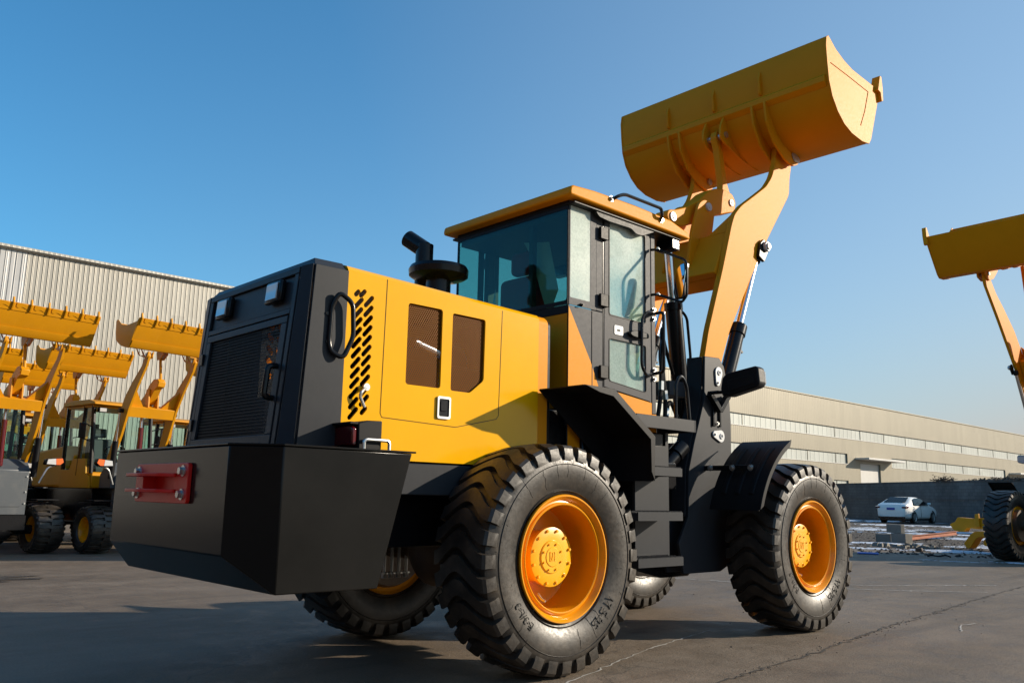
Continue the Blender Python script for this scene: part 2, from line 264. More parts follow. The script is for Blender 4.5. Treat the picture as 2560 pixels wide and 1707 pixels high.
# ------------------------------------------------------------------ mesh builder
class MB:
    def __init__(s): s.v = []; s.f = []
    def add(s, vs, fs):
        k = len(s.v); s.v += [tuple(p) for p in vs]; s.f += [tuple(i+k for i in q) for q in fs]; return s
    def box(s, x0, x1, y0, y1, z0, z1):
        return s.add([(x0,y0,z0),(x1,y0,z0),(x1,y1,z0),(x0,y1,z0),(x0,y0,z1),(x1,y0,z1),(x1,y1,z1),(x0,y1,z1)],
                     [(0,3,2,1),(4,5,6,7),(0,1,5,4),(1,2,6,5),(2,3,7,6),(3,0,4,7)])
    def prism(s, poly, ax, a0, a1, holes=()):
        """poly in the two other axes; ax in 'xyz'"""
        loops = [list(poly)] + [list(h) for h in holes]
        def P(p, a): return {'y': (p[0], a, p[1]), 'x': (a, p[0], p[1]), 'z': (p[0], p[1], a)}[ax]
        flat = [p for l in loops for p in l]; n = len(flat)
        tris = tessellate_polygon([[Vector((p[0], p[1], 0)) for p in l] for l in loops]) if (holes or len(poly) > 4) else None
        vs = [P(p, a0) for p in flat] + [P(p, a1) for p in flat]; fs = []
        if holes:
            for t in tris: fs += [t, tuple(i+n for i in t)]
        else: fs += [tuple(range(n)), tuple(range(n, 2*n))]
        k = 0
        for l in loops:
            m = len(l)
            for i in range(m): j = (i+1) % m; fs.append((k+i, k+j, k+n+j, k+n+i))
            k += m
        return s.add(vs, fs)
    def thick(s, pts, t, ax, a0, a1, side=1):
        """open profile polyline given thickness t"""
        out = []
        for i, p in enumerate(pts):
            a = Vector(pts[max(0, i-1)]); b = Vector(pts[min(len(pts)-1, i+1)]); d = (b-a).normalized(); nn = Vector((-d.y, d.x))*side
            out.append((p[0]+nn.x*t, p[1]+nn.y*t))
        n = len(pts)
        def P(p, a): return {'y': (p[0], a, p[1]), 'x': (a, p[0], p[1]), 'z': (p[0], p[1], a)}[ax]
        vs = [P(p, a0) for p in pts] + [P(p, a0) for p in out] + [P(p, a1) for p in pts] + [P(p, a1) for p in out]; fs = []
        for i in range(n-1):
            fs += [(i, i+1, 2*n+i+1, 2*n+i), (n+i, 3*n+i, 3*n+i+1, n+i+1), (i, n+i, n+i+1, i+1), (2*n+i, 2*n+i+1, 3*n+i+1, 3*n+i)]
        fs += [(0, 2*n, 3*n, n), (n-1, 2*n-1, 4*n-1, 3*n-1)]
        return s.add(vs, fs)
    def cyl(s, p0, p1, r0, r1=None, n=20, caps=True):
        r1 = r0 if r1 is None else r1; p0 = Vector(p0); p1 = Vector(p1); d = (p1-p0).normalized()
        a = d.orthogonal().normalized(); b = d.cross(a)
        vs = []
        for p, r in ((p0, r0), (p1, r1)):
            for i in range(n): q = 2*math.pi*i/n; vs.append(p + a*math.cos(q)*r + b*math.sin(q)*r)
        fs = [(i, (i+1) % n, n+(i+1) % n, n+i) for i in range(n)]
        if caps: fs += [tuple(range(n))[::-1], tuple(range(n, 2*n))]
        return s.add(vs, fs)
    def tube(s, pts, r, n=8, closed=False, rnd=0, seg=5):
        pts = [Vector(p) for p in pts]
        if rnd:
            o = []; m = len(pts)
            for i, p in enumerate(pts):
                if not closed and i in (0, m-1): o.append(p); continue
                a = pts[(i-1) % m]; b = pts[(i+1) % m]; da = (a-p); db = (b-p); q = min(rnd, da.length*.49, db.length*.49)
                A = p+da.normalized()*q; B = p+db.normalized()*q
                for k in range(seg+1):
                    u = k/seg; o.append(A*(1-u)**2 + p*2*u*(1-u) + B*u*u)
            pts = o
        m = len(pts); vs = []; prev = None
        for i, p in enumerate(pts):
            a = pts[(i-1) % m] if closed or i else p; b = pts[(i+1) % m] if closed or i < m-1 else p
            d = (b-a).normalized()
            if prev is None: u = d.orthogonal().normalized()
            else: u = (prev - d*prev.dot(d)).normalized()
            prev = u; w = d.cross(u)
            for k in range(n): q = 2*math.pi*k/n; vs.append(p+u*math.cos(q)*r+w*math.sin(q)*r)
        fs = []
        for i in range(m if closed else m-1):
            j = (i+1) % m
            for k in range(n): fs.append((i*n+k, i*n+(k+1) % n, j*n+(k+1) % n, j*n+k))
        if not closed: fs += [tuple(range(n))[::-1], tuple(range((m-1)*n, m*n))]
        return s.add(vs, fs)
    def lathe(s, prof, c, n=48, ax='y', closed=False):
        """prof: (a, r) along the axis"""
        vs = []; m = len(prof)
        for i in range(n):
            q = 2*math.pi*i/n
            for a, r in prof:
                if ax == 'y': vs.append((c[0]+r*math.cos(q), c[1]+a, c[2]+r*math.sin(q)))
                elif ax == 'z': vs.append((c[0]+r*math.cos(q), c[1]+r*math.sin(q), c[2]+a))
                else: vs.append((c[0]+a, c[1]+r*math.cos(q), c[2]+r*math.sin(q)))
        fs = []
        for i in range(n):
            j = (i+1) % n
            for k in range(m if closed else m-1): l = (k+1) % m; fs.append((i*m+k, i*m+l, j*m+l, j*m+k))
        return s.add(vs, fs)
    def quad(s, *p): return s.add(p, [tuple(range(len(p)))])
    def mapped(s, fn): s.v = [tuple(fn(Vector(p))) for p in s.v]; return s

def link(o, parent=None):
    COL.objects.link(o)
    if parent is not None: o.parent = parent
    return o
def build(name, mb, mat, parent=None, bevel=0, angle=32, label=None, seg=2):
    me = bpy.data.meshes.new(name); me.from_pydata(mb.v, [], mb.f)
    bm = bmesh.new(); bm.from_mesh(me); bmesh.ops.recalc_face_normals(bm, faces=bm.faces[:]); bm.to_mesh(me); bm.free()
    me.materials.append(Mt[mat] if isinstance(mat, str) else mat)
    me.polygons.foreach_set('use_smooth', [True]*len(me.polygons)); me.set_sharp_from_angle(angle=R(angle))
    o = bpy.data.objects.new(name, me); link(o, parent)
    if bevel:
        b = o.modifiers.new('bevel', 'BEVEL'); b.width = bevel; b.segments = seg; b.limit_method = 'ANGLE'; b.angle_limit = R(35); b.harden_normals = False
    if label: o['label'] = label
    return o
def tag(o, label=None, cat=None, group=None, kind=None):
    if label: o['label'] = label
    if cat: o['category'] = cat
    if group: o['group'] = group
    if kind: o['kind'] = kind
    return o
def empty(name, loc=(0, 0, 0), rz=0):
    o = bpy.data.objects.new(name, None); link(o); o.location = loc; o.rotation_euler = (0, 0, rz); o.empty_display_size = .3; return o
def copy_tree(o, parent=None):
    kids = [c for c in COL.objects if c.parent == o]
    c = o.copy(); link(c)
    if parent is not None: c.parent = parent
    for k in kids: copy_tree(k, c)
    return c
def rrect(x0, x1, z0, z1, r, n=5):
    o = []
    for cx, cz, a in ((x1-r, z1-r, 0), (x0+r, z1-r, 90), (x0+r, z0+r, 180), (x1-r, z0+r, 270)):
        for k in range(n+1): q = R(a+90*k/n); o.append((cx+r*math.cos(q), cz+r*math.sin(q)))
    return o
def roundpoly(pts, r, n=4):
    o = []; m = len(pts)
    for i in range(m):
        p = Vector(pts[i]); a = Vector(pts[i-1]); b = Vector(pts[(i+1) % m]); rr = r[i] if isinstance(r, (list, tuple)) else r
        if rr <= 0: o.append(tuple(p)); continue
        q = min(rr, (a-p).length*.45, (b-p).length*.45)
        A = p+(a-p).normalized()*q; B = p+(b-p).normalized()*q
        for k in range(n+1): u = k/n; w = A*(1-u)**2+p*2*u*(1-u)+B*u*u; o.append((w.x, w.y))
    return o
def bolt(mb, p, ax, r=.014, h=.014):
    d = {'x': Vector((1, 0, 0)), 'y': Vector((0, 1, 0)), '-y': Vector((0, -1, 0)), '-x': Vector((-1, 0, 0)), 'z': Vector((0, 0, 1))}[ax]
    p = Vector(p); mb.cyl(p, p+d*h*.3, r*1.5, n=14); mb.cyl(p+d*h*.3, p+d*h*1.2, r, n=6)
def text_mesh(body, size, fn, depth=.004):
    cu = bpy.data.curves.new('lettering', 'FONT'); cu.body = body; cu.size = size; cu.extrude = depth/2; cu.align_x = 'CENTER'; cu.resolution_u = 3
    o = bpy.data.objects.new('lettering', cu); COL.objects.link(o)
    dg = bpy.context.evaluated_depsgraph_get(); me = bpy.data.meshes.new_from_object(o.evaluated_get(dg))
    mb = MB(); mb.add([fn(v.co) for v in me.vertices], [tuple(p.vertices) for p in me.polygons])
    bpy.data.objects.remove(o); bpy.data.curves.remove(cu); bpy.data.meshes.remove(me); return mb

# ------------------------------------------------------------------ wheels
RT = .68
def tyre_mb(sgn=1, Rt=.66, hw=.222, rr=.36, n=32, rows=1, gd=.045):
    k = Rt/.68; w = hw/.222
    prof = [(.150, .350), (.178, .362), (.190, .385), (.203, .425), (.216, .475), (.220, .520), (.217, .565), (.207, .600), (.190, .630), (.12, .642), (0, .646)]
    full = [(a*w, (r if r > .4 else r)*k if r > .4 else r*rr/.36) for a, r in prof]
    P = [(-a, r) for a, r in full] + [(a, r) for a, r in reversed(full[:-1])]
    mb = MB(); mb.lathe(P, (0, 0, 0), 112, 'y', closed=False)
    pitch = 2*math.pi/n
    st = [(-.2225, .592, .58), (-.2215, .612, .59), (-.216, .648, .60), (-.203, .664, .60), (-.17, .670, .60), (-.13, .674, .60), (-.09, .677, .60), (-.05, .679, .60), (-.02, .680, .60), (0, .680, .60)]
    st = st + [(-a, b, c) for a, b, c in reversed(st[:-1])]
    for i in range(n):
        vs = []
        for (y, rt_, rb) in st:
            s = min(1, abs(y)/.20)
            q = pitch*i - sgn*(.085*(1+math.cos(math.pi*min(1, s))))
            half = pitch*(.395-.055*s)
            if abs(y) > .205: half *= .97
            for (qq, r) in ((-half*1.0, rb), (-half*.88, rt_), (half*.88, rt_), (half*1.0, rb)):
                a = q+qq; vs.append((r*k*math.cos(a), y*w, r*k*math.sin(a)))
        m = len(st); fs = []
        for j in range(m-1):
            for e in range(3): fs.append((j*4+e, j*4+e+1, (j+1)*4+e+1, (j+1)*4+e))
        fs += [(0, 1, 2, 3), tuple((m-1)*4+e for e in (3, 2, 1, 0))]
        mb.add(vs, fs)
    # raised rings on the sidewalls
    for sy in (-1, 1):
        for r0, y0 in ((.553, .2195), (.395, .196)):
            mb.lathe([(sy*(y0-.004)*w, (r0-.004)*k), (sy*(y0+.003)*w, r0*k), (sy*(y0-.004)*w, (r0+.004)*k)], (0, 0, 0), 96, 'y')
    rr_ = random.Random(5)
    for i in range(26):      # mould hairs and drip lines down the outer wall
        a0 = rr_.uniform(0, 6.283); r0 = rr_.uniform(.50, .60); r1 = r0-rr_.uniform(.04, .15); P_ = []
        for j in range(6):
            r_ = r0+(r1-r0)*j/5; a_ = a0+rr_.uniform(-.012, .012)
            yv = next((pa[0]+(pb[0]-pa[0])*(r_-pa[1])/(pb[1]-pa[1]) for pa, pb in zip(prof, prof[1:]) if pa[1] <= r_ <= pb[1]), .22)
            P_.append((r_*k*math.cos(a_), -(yv+.0008)*w, r_*k*math.sin(a_)))
        mb.tube(P_, .0013, n=4)
    return mb
def rim_mb():
    mb = MB()
    # flange, stepped gutter, deep barrel, inboard flange
    prof = [(-.170, .352), (-.196, .362), (-.203, .358), (-.203, .350), (-.192, .341), (-.178, .333), (-.168, .326), (-.170, .318), (-.180, .313), (-.184, .306), (-.180, .300), (-.150, .297),
            (.03, .294), (.05, .29), (.06, .265), (.06, .10), (.075, .10), (.075, .28), (.17, .30), (.18, .34), (.20, .358), (.19, .362), (.16, .352)]
    mb.lathe(prof, (0, 0, 0), 72, 'y'); return mb
def hub_mb():
    mb = MB(); y = -.085
    mb.lathe([(.07, .150), (y+.03, .150), (y+.028, .168), (y, .170), (y-.002, .166), (y-.002, .096), (y-.007, .094), (y-.010, .090), (y-.010, .058), (y-.014, .053), (y-.014, 0)], (0, 0, 0), 56, 'y')
    for i in range(12):
        q = 2*math.pi*(i+.5)/12; x, z = .152*math.cos(q), .152*math.sin(q)
        mb.cyl((x, y, z), (x, y-.013, z), .0095, .008, n=10)
    for i in range(8):
        q = 2*math.pi*(i+.5)/8; x, z = .077*math.cos(q), .077*math.sin(q)
        mb.cyl((x, y-.009, z), (x, y-.019, z), .0065, n=8)
    return mb
def emblem_mb():
    y0, y1 = -.0985, -.102
    mb = MB()
    for a in ((-.026, -.0, -.022, .030), (-.026, .002, -.024, -.019), (-.026, .002, .025, .030), (-.020, .0, .001, .006)):
        mb.box(a[0], a[1] if a[1] != 0 else -.021, y1, y0, a[2], a[3])
    mb.prism([(-.024, .024), (-.018, .024), (-.004, -.018), (-.010, -.018)], 'y', y1, y0)
    mb.box(-.004, .001, y1, y0, -.022, .030)
    for k, z in enumerate((-.020, -.011, -.002, .008, .018, .026)):
        mb.box(.012, .022, y1, y0, z-.0032, z+.0032)
    return mb
def wheel(parent, x, y, z=RT, left=False, src={}, textangle=None, spin=0):
    """wheel = Empty-like part: tyre is the part, rim and hub its sub-parts"""
    key = 'l' if left else 'r'
    if key not in src:
        ty = build('wheel', rim_mb(), 'rim', parent, angle=25); build('tyre', tyre_mb(-1 if left else 1), 'rubber', ty, angle=28)
        build('hub', hub_mb(), 'hub', ty, angle=30); build('hub_emblem', emblem_mb(), 'hub', ty)
        va = MB(); va.tube([(-.12, -.10, -.20), (-.13, -.14, -.225), (-.125, -.165, -.235)], .007); build('valve', va, 'steel', ty)
        def side(r0, phi):
            return lambda c: ((r0+c.y)*math.cos(phi-c.x/r0), -.2185-c.z-.0025, (r0+c.y)*math.sin(phi-c.x/r0))
        for body, ph, r0, sz in (('17.5-25', R(-45), .430, .072), ('E-3/L-3', R(221), .434, .060)):
            build('tyre_lettering', text_mesh(body, sz, side(r0, ph), .003), 'letter', ty)
        src[key] = ty
    else:
        ty = copy_tree(src[key], parent)
    ty.location = (x, y, z); ty.rotation_euler = (0, spin, math.pi if left else 0)
    return ty

# ------------------------------------------------------------------ bucket, arms (large loader)
BUCK = dict(
    back=[(3.255, 5.20), (3.235, 5.10), (3.245, 4.95), (3.262, 4.78), (3.31, 4.65), (3.40, 4.535), (3.51, 4.455), (3.65, 4.410), (3.85, 4.395), (3.985, 4.415), (4.03, 4.47), (4.20, 4.87), (4.26, 5.03)],
    side=[(3.27, 5.222), (3.228, 5.195), (3.212, 5.10), (3.222, 4.94), (3.240, 4.77), (3.29, 4.635), (3.385, 4.518), (3.50, 4.436), (3.645, 4.390), (3.85, 4.375), (3.995, 4.395), (4.045, 4.455), (4.222, 4.865), (4.285, 5.05),
          (4.14, 5.045), (3.90, 5.050), (3.72, 5.055), (3.56, 5.085), (3.40, 5.14), (3.32, 5.19)])
def make_bucket(root, xf, mat='arm'):
    """xf maps the (x, z) of the side view"""
    hw = 1.19
    T = lambda pts: [xf(p) for p in pts]
    mb = MB(); mb.thick(T(BUCK['back']), .016, 'y', -hw-.001, hw+.001, -1)
    b = build('bucket', mb, mat, root, angle=20)
    for s in (-1, 1):
        sp = MB(); y0, y1 = (hw, hw+.014) if s > 0 else (-hw-.014, -hw); sp.prism(T(BUCK['side']), 'y', y0, y1); build('side_plate', sp, mat, b, .003)
        wl = MB(); ye = s*(hw+.016)
        wl.thick(T([(3.285, 4.955), (3.60, 4.95), (4.03, 4.935)]), .006, 'y', ye-.004, ye+.004, 1); wl.thick(T([(4.03, 4.935), (3.93, 4.70), (3.83, 4.53)]), .006, 'y', ye-.004, ye+.004, 1); build('weld_bead', wl, mat, b)
        co = MB(); ya, yb = sorted((s*(hw-.03), s*(hw+.05)))
        co.prism(T([(4.18, 5.0), (4.24, 5.17), (4.275, 5.17), (4.29, 5.05), (4.285, 4.92), (4.25, 4.90), (4.235, 4.99)]), 'y', ya, yb); build('edge_tooth', co, mat, b, .004)
    rg = MB(); rg.prism(T([(3.262, 4.73), (3.262, 4.87), (3.215, 4.82), (3.215, 4.77)]), 'y', -hw+.02, hw-.02); build('back_beam', rg, mat, b, .004)
    for y in (-.52, 0, .56):
        k = MB(); k.prism(T(roundpoly([(3.258, 4.85), (3.25, 5.13), (3.225, 5.11), (3.190, 5.00), (3.205, 4.86)], .03)), 'y', y-.012, y+.012); build('back_rib', k, mat, b)
    for s in (-1, 1):
        for yy in (.425, .565):
            k = MB(); k.prism(T(roundpoly([(3.255, 4.84), (3.205, 4.76), (3.235, 4.58), (3.36, 4.40), (3.55, 4.285), (3.70, 4.26), (3.79, 4.30), (3.86, 4.41), (3.60, 4.44), (3.42, 4.55), (3.31, 4.70), (3.275, 4.84)], .02, 2)), 'y', s*yy-.012, s*yy+.012)
            build('arm_bracket', k, mat, b, .003)
        p = MB(); x, z = xf((3.725, 4.36)); p.cyl((x, s*.395, z), (x, s*.592, z), .036); build('bucket_pin', p, 'steel', b)
        c = MB(); yy = s*.579; ya, yb = sorted((yy, yy+s*.01)); c.prism(T(roundpoly([(3.66, 4.38), (3.72, 4.41), (3.82, 4.36), (3.80, 4.315), (3.70, 4.31)], .03)), 'y', ya, yb); build('pin_cover', c, 'steel', b, .002)
    for s in (-1, 1):
        k = MB(); k.prism(T(roundpoly([(3.262, 4.84), (3.17, 4.66), (3.16, 4.56), (3.22, 4.50), (3.34, 4.47), (3.55, 4.40), (3.80, 4.37), (3.90, 4.38), (3.85, 4.41), (3.55, 4.47), (3.40, 4.56), (3.30, 4.72), (3.27, 4.84)], .03, 3)), 'y', s*.10-.012, s*.10+.012); build('link_bracket', k, mat, b, .003)
    p = MB(); x, z = xf((3.25, 4.585)); p.cyl((x, -.125, z), (x, .125, z), .032); build('link_pin', p, 'steel', b)
    return b

def pinplate(parent, x, z, y, s, ang, big=.05, small=.028, L=.085, mat='white', name='pin_cover'):
    d = Vector((math.cos(ang), math.sin(ang))); pts = []
    a0 = ang+R(90-18)
    for k in range(13): q = ang+math.pi/2-R(18)+ (math.pi+R(36))*k/12; pts.append((x+big*math.cos(q), z+big*math.sin(q)))
    for k in range(9): q = ang-math.pi/2+R(18)+(math.pi-R(36))*k/8; pts.append((x+d.x*L+small*math.cos(q), z+d.y*L+small*math.sin(q)))
    mb = MB(); ya, yb = sorted((y, y+s*.012)); mb.prism(pts, 'y', ya, yb)
    mb.lathe([(y+s*.012, .024), (y+s*.020, .022), (y+s*.020, .012), (y+s*.014, .010)], (x, 0, z), 20, 'y')
    o = build(name, mb, mat, parent, .002)
    b = MB(); bolt(b, (x+d.x*L, y+s*.012, z+d.y*L), 'y' if s > 0 else '-y', .009, .01); build('bolt', b, 'steel', o)
    return o

def large_front(root, src, dx=0, lifted=None):
    """front frame, towers, arms, linkage and bucket; dx shifts nothing but the pivot for the second loader"""
    ar = 'arm'
    L = lifted or dict(
        arm=[(3.50, 4.26), (3.52, 4.40), (3.58, 4.49), (3.74, 4.50), (3.81, 4.42), (3.80, 4.30), (3.76, 4.18), (3.735, 3.99), (3.30, 3.44), (3.0, 3.02), (2.63, 2.47), (2.50, 2.20), (2.42, 1.97), (2.26, 1.94), (2.22, 2.12), (2.31, 2.43), (2.54, 3.0), (2.70, 3.44), (2.755, 3.555), (2.87, 3.665), (3.10, 3.82), (3.31, 3.965), (3.42, 4.09)],
        rad=.05, xf=lambda p: p, beam=[(2.49, 2.98), (2.72, 3.40), (2.79, 3.37), (2.56, 2.95)], beam2=[(2.56, 2.95), (2.79, 3.37), (2.95, 3.30), (2.72, 2.88)],
        brk=[(2.52, 3.08), (2.60, 3.45), (2.72, 3.74), (2.82, 3.80), (2.92, 3.78), (2.97, 3.70), (2.93, 3.52), (2.86, 3.30), (2.72, 3.02)],
        bell=[(2.325, 3.56), (2.36, 3.605), (2.44, 3.62), (2.60, 3.68), (2.80, 3.79), (2.97, 3.93), (3.10, 4.00), (3.24, 4.03), (3.40, 4.02), (3.46, 3.95), (3.43, 3.84), (3.30, 3.80), (3.12, 3.735), (2.95, 3.66), (2.75, 3.56), (2.55, 3.49), (2.40, 3.475), (2.335, 3.51)],
        bpin=(2.86, 3.73), rpin=(2.41, 3.545), fpin=(3.37, 3.92), lpin=(3.25, 4.585), cyl0=(2.62, 1.75), lt=(3.19, 3.34), lb=(2.375, 1.545), piv=(2.37, 2.07), plate2=(2.38, 1.545), tower=None)
    for s in (-1, 1):
        a = MB(); a.prism(roundpoly(L['arm'], L['rad'], 3), 'y', s*.50, s*.445); o = build('lift_arm', a, ar, root, .005)
        c = MB(); c.cyl((L['piv'][0], s*.36, L['piv'][1]), (L['piv'][0], s*.54, L['piv'][1]), .05); build('pivot_pin', c, 'black', o)
    b = MB(); b.prism(L['beam'], 'y', -.445, .445); bm_ = build('cross_beam', b, ar, root, .01)
    b = MB(); b.prism(L['beam2'], 'y', -.442, .442); build('beam_box', b, ar, bm_, .01)
    for s in (-1, 1):
        k = MB(); k.prism(roundpoly(L['brk'], .05, 3), 'y', s*.150, s*.122); build('crank_bracket', k, ar, bm_, .004)
        # gusset between beam and arm
        q = L['beam']; g = MB(); g.add([(q[1][0], s*.444, q[1][1]), (q[1][0]+.10, s*.444, q[1][1]+.20), (q[1][0]-.01, s*.24, q[1][1]-.01), (q[1][0]+.02, s*.444, q[1][1]-.01), (q[1][0]+.12, s*.444, q[1][1]+.19), (q[1][0]+.01, s*.24, q[1][1]-.02)], [(0, 1, 2), (3, 5, 4), (0, 3, 4, 1), (1, 4, 5, 2), (2, 5, 3, 0)]); build('gusset', g, ar, bm_)
    be = MB(); be.prism(roundpoly(L['bell'], .03, 2), 'y', -.075, .075); bl = build('bell_crank', be, ar, root, .008)
    for (x, z), yy, r in ((L['bpin'], .17, .040), (L['rpin'], .088, .045), (L['fpin'], .088, .036)):
        p = MB(); p.cyl((x, -yy, z), (x, yy, z), r); p.cyl((x, -yy-.006, z), (x, yy+.006, z), r*.45, n=10); build('crank_pin', p, 'white', bl, .003)
    # link rod to the bucket
    a, c = Vector(L['fpin']), Vector(L['lpin']); d = (c-a).normalized(); n = Vector((-d.y, d.x))
    li = MB(); li.prism(roundpoly([tuple(a-d*.06-n*.06), tuple(a-d*.06+n*.06), tuple(a+d*.10+n*.075), tuple(a+d*.2+n*.042), tuple(c-d*.12+n*.036), tuple(c+n*.06), tuple(c+d*.06+n*.03), tuple(c+d*.06-n*.03), tuple(c-n*.06), tuple(c-d*.12-n*.036), tuple(a+d*.2-n*.042), tuple(a+d*.10-n*.075)], .02, 3), 'y', -.035, .035); build('tilt_link', li, ar, root, .006)
    # tilt cylinder
    a, c = Vector((L['cyl0'][0], 0, L['cyl0'][1])), Vector((L['rpin'][0], 0, L['rpin'][1])); d = (c-a).normalized(); Lt = (c-a).length
    t = MB(); t.cyl(a, a+d*Lt*.56, .075, n=28); t.cyl(a+d*Lt*.53, a+d*Lt*.57, .084, n=28); t.cyl(a-d*.1, a, .06); tc = build('tilt_cylinder', t, 'black', root, .004)
    t = MB(); t.cyl(a+d*Lt*.57, c-d*.06, .041, n=24); build('piston_rod', t, 'chrome', tc)
    t = MB(); t.cyl(c-d*.10, c-d*.02, .055); t.cyl(c+Vector((0, -.07, 0)), c+Vector((0, .07, 0)), .062); build('rod_eye', t, 'black', tc)
    for s in (-1, 1):
        t = MB(); t.tube([a+d*.2+Vector((.0, s*.05, .0)), a+d*.5+Vector((.07, s*.09, 0)), a+d*Lt*.50+Vector((.08, s*.08, 0)), a+d*Lt*.54+Vector((.05, s*.03, 0))], .013, rnd=.08); build('oil_pipe', t, 'black', tc)
    # lift cylinders, inside the towers in front of the arms
    for s in (-1, 1):
        a = Vector((L['lb'][0], s*.465, L['lb'][1])); c = Vector((L['lt'][0], s*.465, L['lt'][1])); d = (c-a).normalized(); Lt = (c-a).length; pp = Vector((d.z, 0, -d.x))
        t = MB(); t.cyl(a, a+d*Lt*.555, .064, n=28); t.cyl(a+d*Lt*.51, a+d*Lt*.56, .074, n=28); t.cyl(a+d*Lt*.559, a+d*Lt*.565, .060, n=20); lc = build('lift_cylinder', t, 'black', root, .004)
        t = MB(); t.cyl(a+d*Lt*.565, c-d*.08, .033, n=24); build('piston_rod', t, 'chrome', lc)
        t = MB(); t.prism([(c.x-d.x*.14-pp.x*.05, c.z-d.z*.14-pp.z*.05), (c.x-d.x*.14+pp.x*.05, c.z-d.z*.14+pp.z*.05), (c.x+pp.x*.075, c.z+pp.z*.075), (c.x+d.x*.06+pp.x*.04, c.z+d.z*.06+pp.z*.04), (c.x+d.x*.06-pp.x*.04, c.z+d.z*.06-pp.z*.04), (c.x-pp.x*.07, c.z-pp.z*.07)], 'y', s*.535, s*.505); t.cyl(c-d*.16, c-d*.07, .05); build('rod_eye', t, 'black', lc, .006)
        t = MB(); t.cyl((c.x+.01, s*.536, c.z), (c.x+.01, s*.565, c.z), .05, n=6); t.cyl((c.x+.01, s*.565, c.z), (c.x+.01, s*.58, c.z), .03); build('rod_pin', t, 'white', lc, .003)
        t = MB(); t.tube([a+d*Lt*.30+pp*.085, a+d*Lt*.47+pp*.10, a+d*Lt*.52+pp*.07], .012, rnd=.03); t.cyl(a+d*Lt*.46+pp*.09, a+d*Lt*.46+pp*.13, .014, n=6); build('oil_pipe', t, 'steel', lc)
    # towers
    ox = L['piv'][0]-2.37; oz = L['piv'][1]-2.07
    for s in (-1, 1):
        out = [(2.19, 2.19), (2.40, 2.20), (2.465, 2.13), (2.53, 1.93), (2.55, 1.68), (2.545, 1.42), (2.60, 1.30), (2.95, 1.14), (3.05, .95), (3.05, .62), (2.70, .60), (2.35, .47), (1.86, .47), (1.80, .70), (1.93, .90), (1.945, 1.26), (2.02, 1.47), (2.17, 1.83)]
        out = [(x+(ox if z > 1 else ox*.5), z+(oz if z > 1.5 else 0)) for x, z in out]
        m = MB(); m.prism(out, 'y', s*.54, s*.515); tw = build('tower_plate', m, 'charcoal', root, .004)
        inn = [(x, z) for x, z in out]; m = MB(); m.prism(inn, 'y', s*.385, s*.36); build('inner_plate', m, 'charcoal', tw, .004)
        m = MB(); m.thick([(2.19+ox, 2.185+oz), (2.17+ox, 1.83+oz), (2.02+ox, 1.47), (1.945+ox, 1.26), (1.93+ox, .90)], .016, 'y', s*.513, s*.387, -1); build('rear_plate', m, 'charcoal', tw)
        pinplate(root, L['piv'][0], L['piv'][1], s*.542, s, R(-100))
        pinplate(root, L['plate2'][0]+ox, L['plate2'][1], s*.542, s, R(172))
    m = MB(); m.box(1.9+ox, 3.0+ox*.5, -.358, .358, .62, 1.15); m.prism([(1.95+ox, 1.15), (2.3+ox, 1.5), (2.5+ox, 1.5), (2.7+ox, 1.15)], 'y', -.358, .358); fr = build('front_frame', m, 'charcoal', root, .01)
    m = MB(); m.cyl((2.892, -.72, RT), (2.892, .72, RT), .10, n=20); m.lathe([(-.30, .10), (-.22, .2), (-.1, .25), (.1, .25), (.22, .2), (.3, .10)], (2.892, 0, RT), 24); build('front_axle', m, 'iron', root)
    # front mudguards
    for s in (-1, 1):
        arc = [(2.892+.90*math.cos(R(a)), .68+.90*math.sin(R(a))) for a in range(114, 164, 3)]
        m = MB(); ya, yb = sorted((s*.66, s*1.09)); m.thick(arc, .008, 'y', ya, yb, 1); g = build('front_mudguard', m, 'plastic', root, 0)
        arc2 = [(2.892+.905*math.cos(R(a)), .68+.905*math.sin(R(a))) for a in range(114, 164, 3)]
        m = MB(); ya, yb = sorted((s*1.09, s*1.105)); arc3 = [(2.892+.865*math.cos(R(a)), .68+.865*math.sin(R(a))) for a in range(114, 165, 3)]
        m.prism(arc2+arc3[::-1][1:-1], 'y', ya, yb); build('mudguard_lip', m, 'plastic', g, .004)
        for yy in (.76, .88, 1.0):
            m = MB(); m.thick([(2.892+.91*math.cos(R(a)), .68+.91*math.sin(R(a))) for a in range(122, 158, 4)], .016, 'y', s*yy-.022, s*yy+.022, 1); build('mudguard_rib', m, 'plastic', g, .008)
        m = MB(); q = 2.892+.93*math.cos(R(140)), .68+.93*math.sin(R(140)); m.box(q[0]-.03, q[0]+.0, s*.54 if s > 0 else -.98, .98 if s > 0 else -.54, q[1]-.02, q[1]+.02)
        st = build('mudguard_bracket', m, 'black', root, .004)
        m = MB()
        for yy in (.60, .80, .96): bolt(m, (q[0]-.031, s*yy, q[1]), '-x', .016, .018)
        build('bolt', m, 'steel', st)
    # headlamps on forked brackets
    for s in (-1, 1):
        X = 2.13+ox
        m = MB(); m.prism([(s*.735, 1.84+oz), (s*.72, 1.90+oz), (s*.735, 1.985+oz), (s*.775, 2.02+oz), (s*1.03, 2.055+oz), (s*1.06, 2.04+oz), (s*1.07, 1.92+oz), (s*1.05, 1.89+oz), (s*.80, 1.835+oz)], 'x', X, X+.10)
        h = build('headlamp', m, 'plastic', root, .014, seg=3)
        m = MB(); m.prism([(s*.80, 1.87+oz), (s*.79, 1.96+oz), (s*1.02, 1.995+oz), (s*1.03, 1.92+oz)], 'x', X-.006, X+.002); build('housing_panel', m, 'plastic', h, .003)
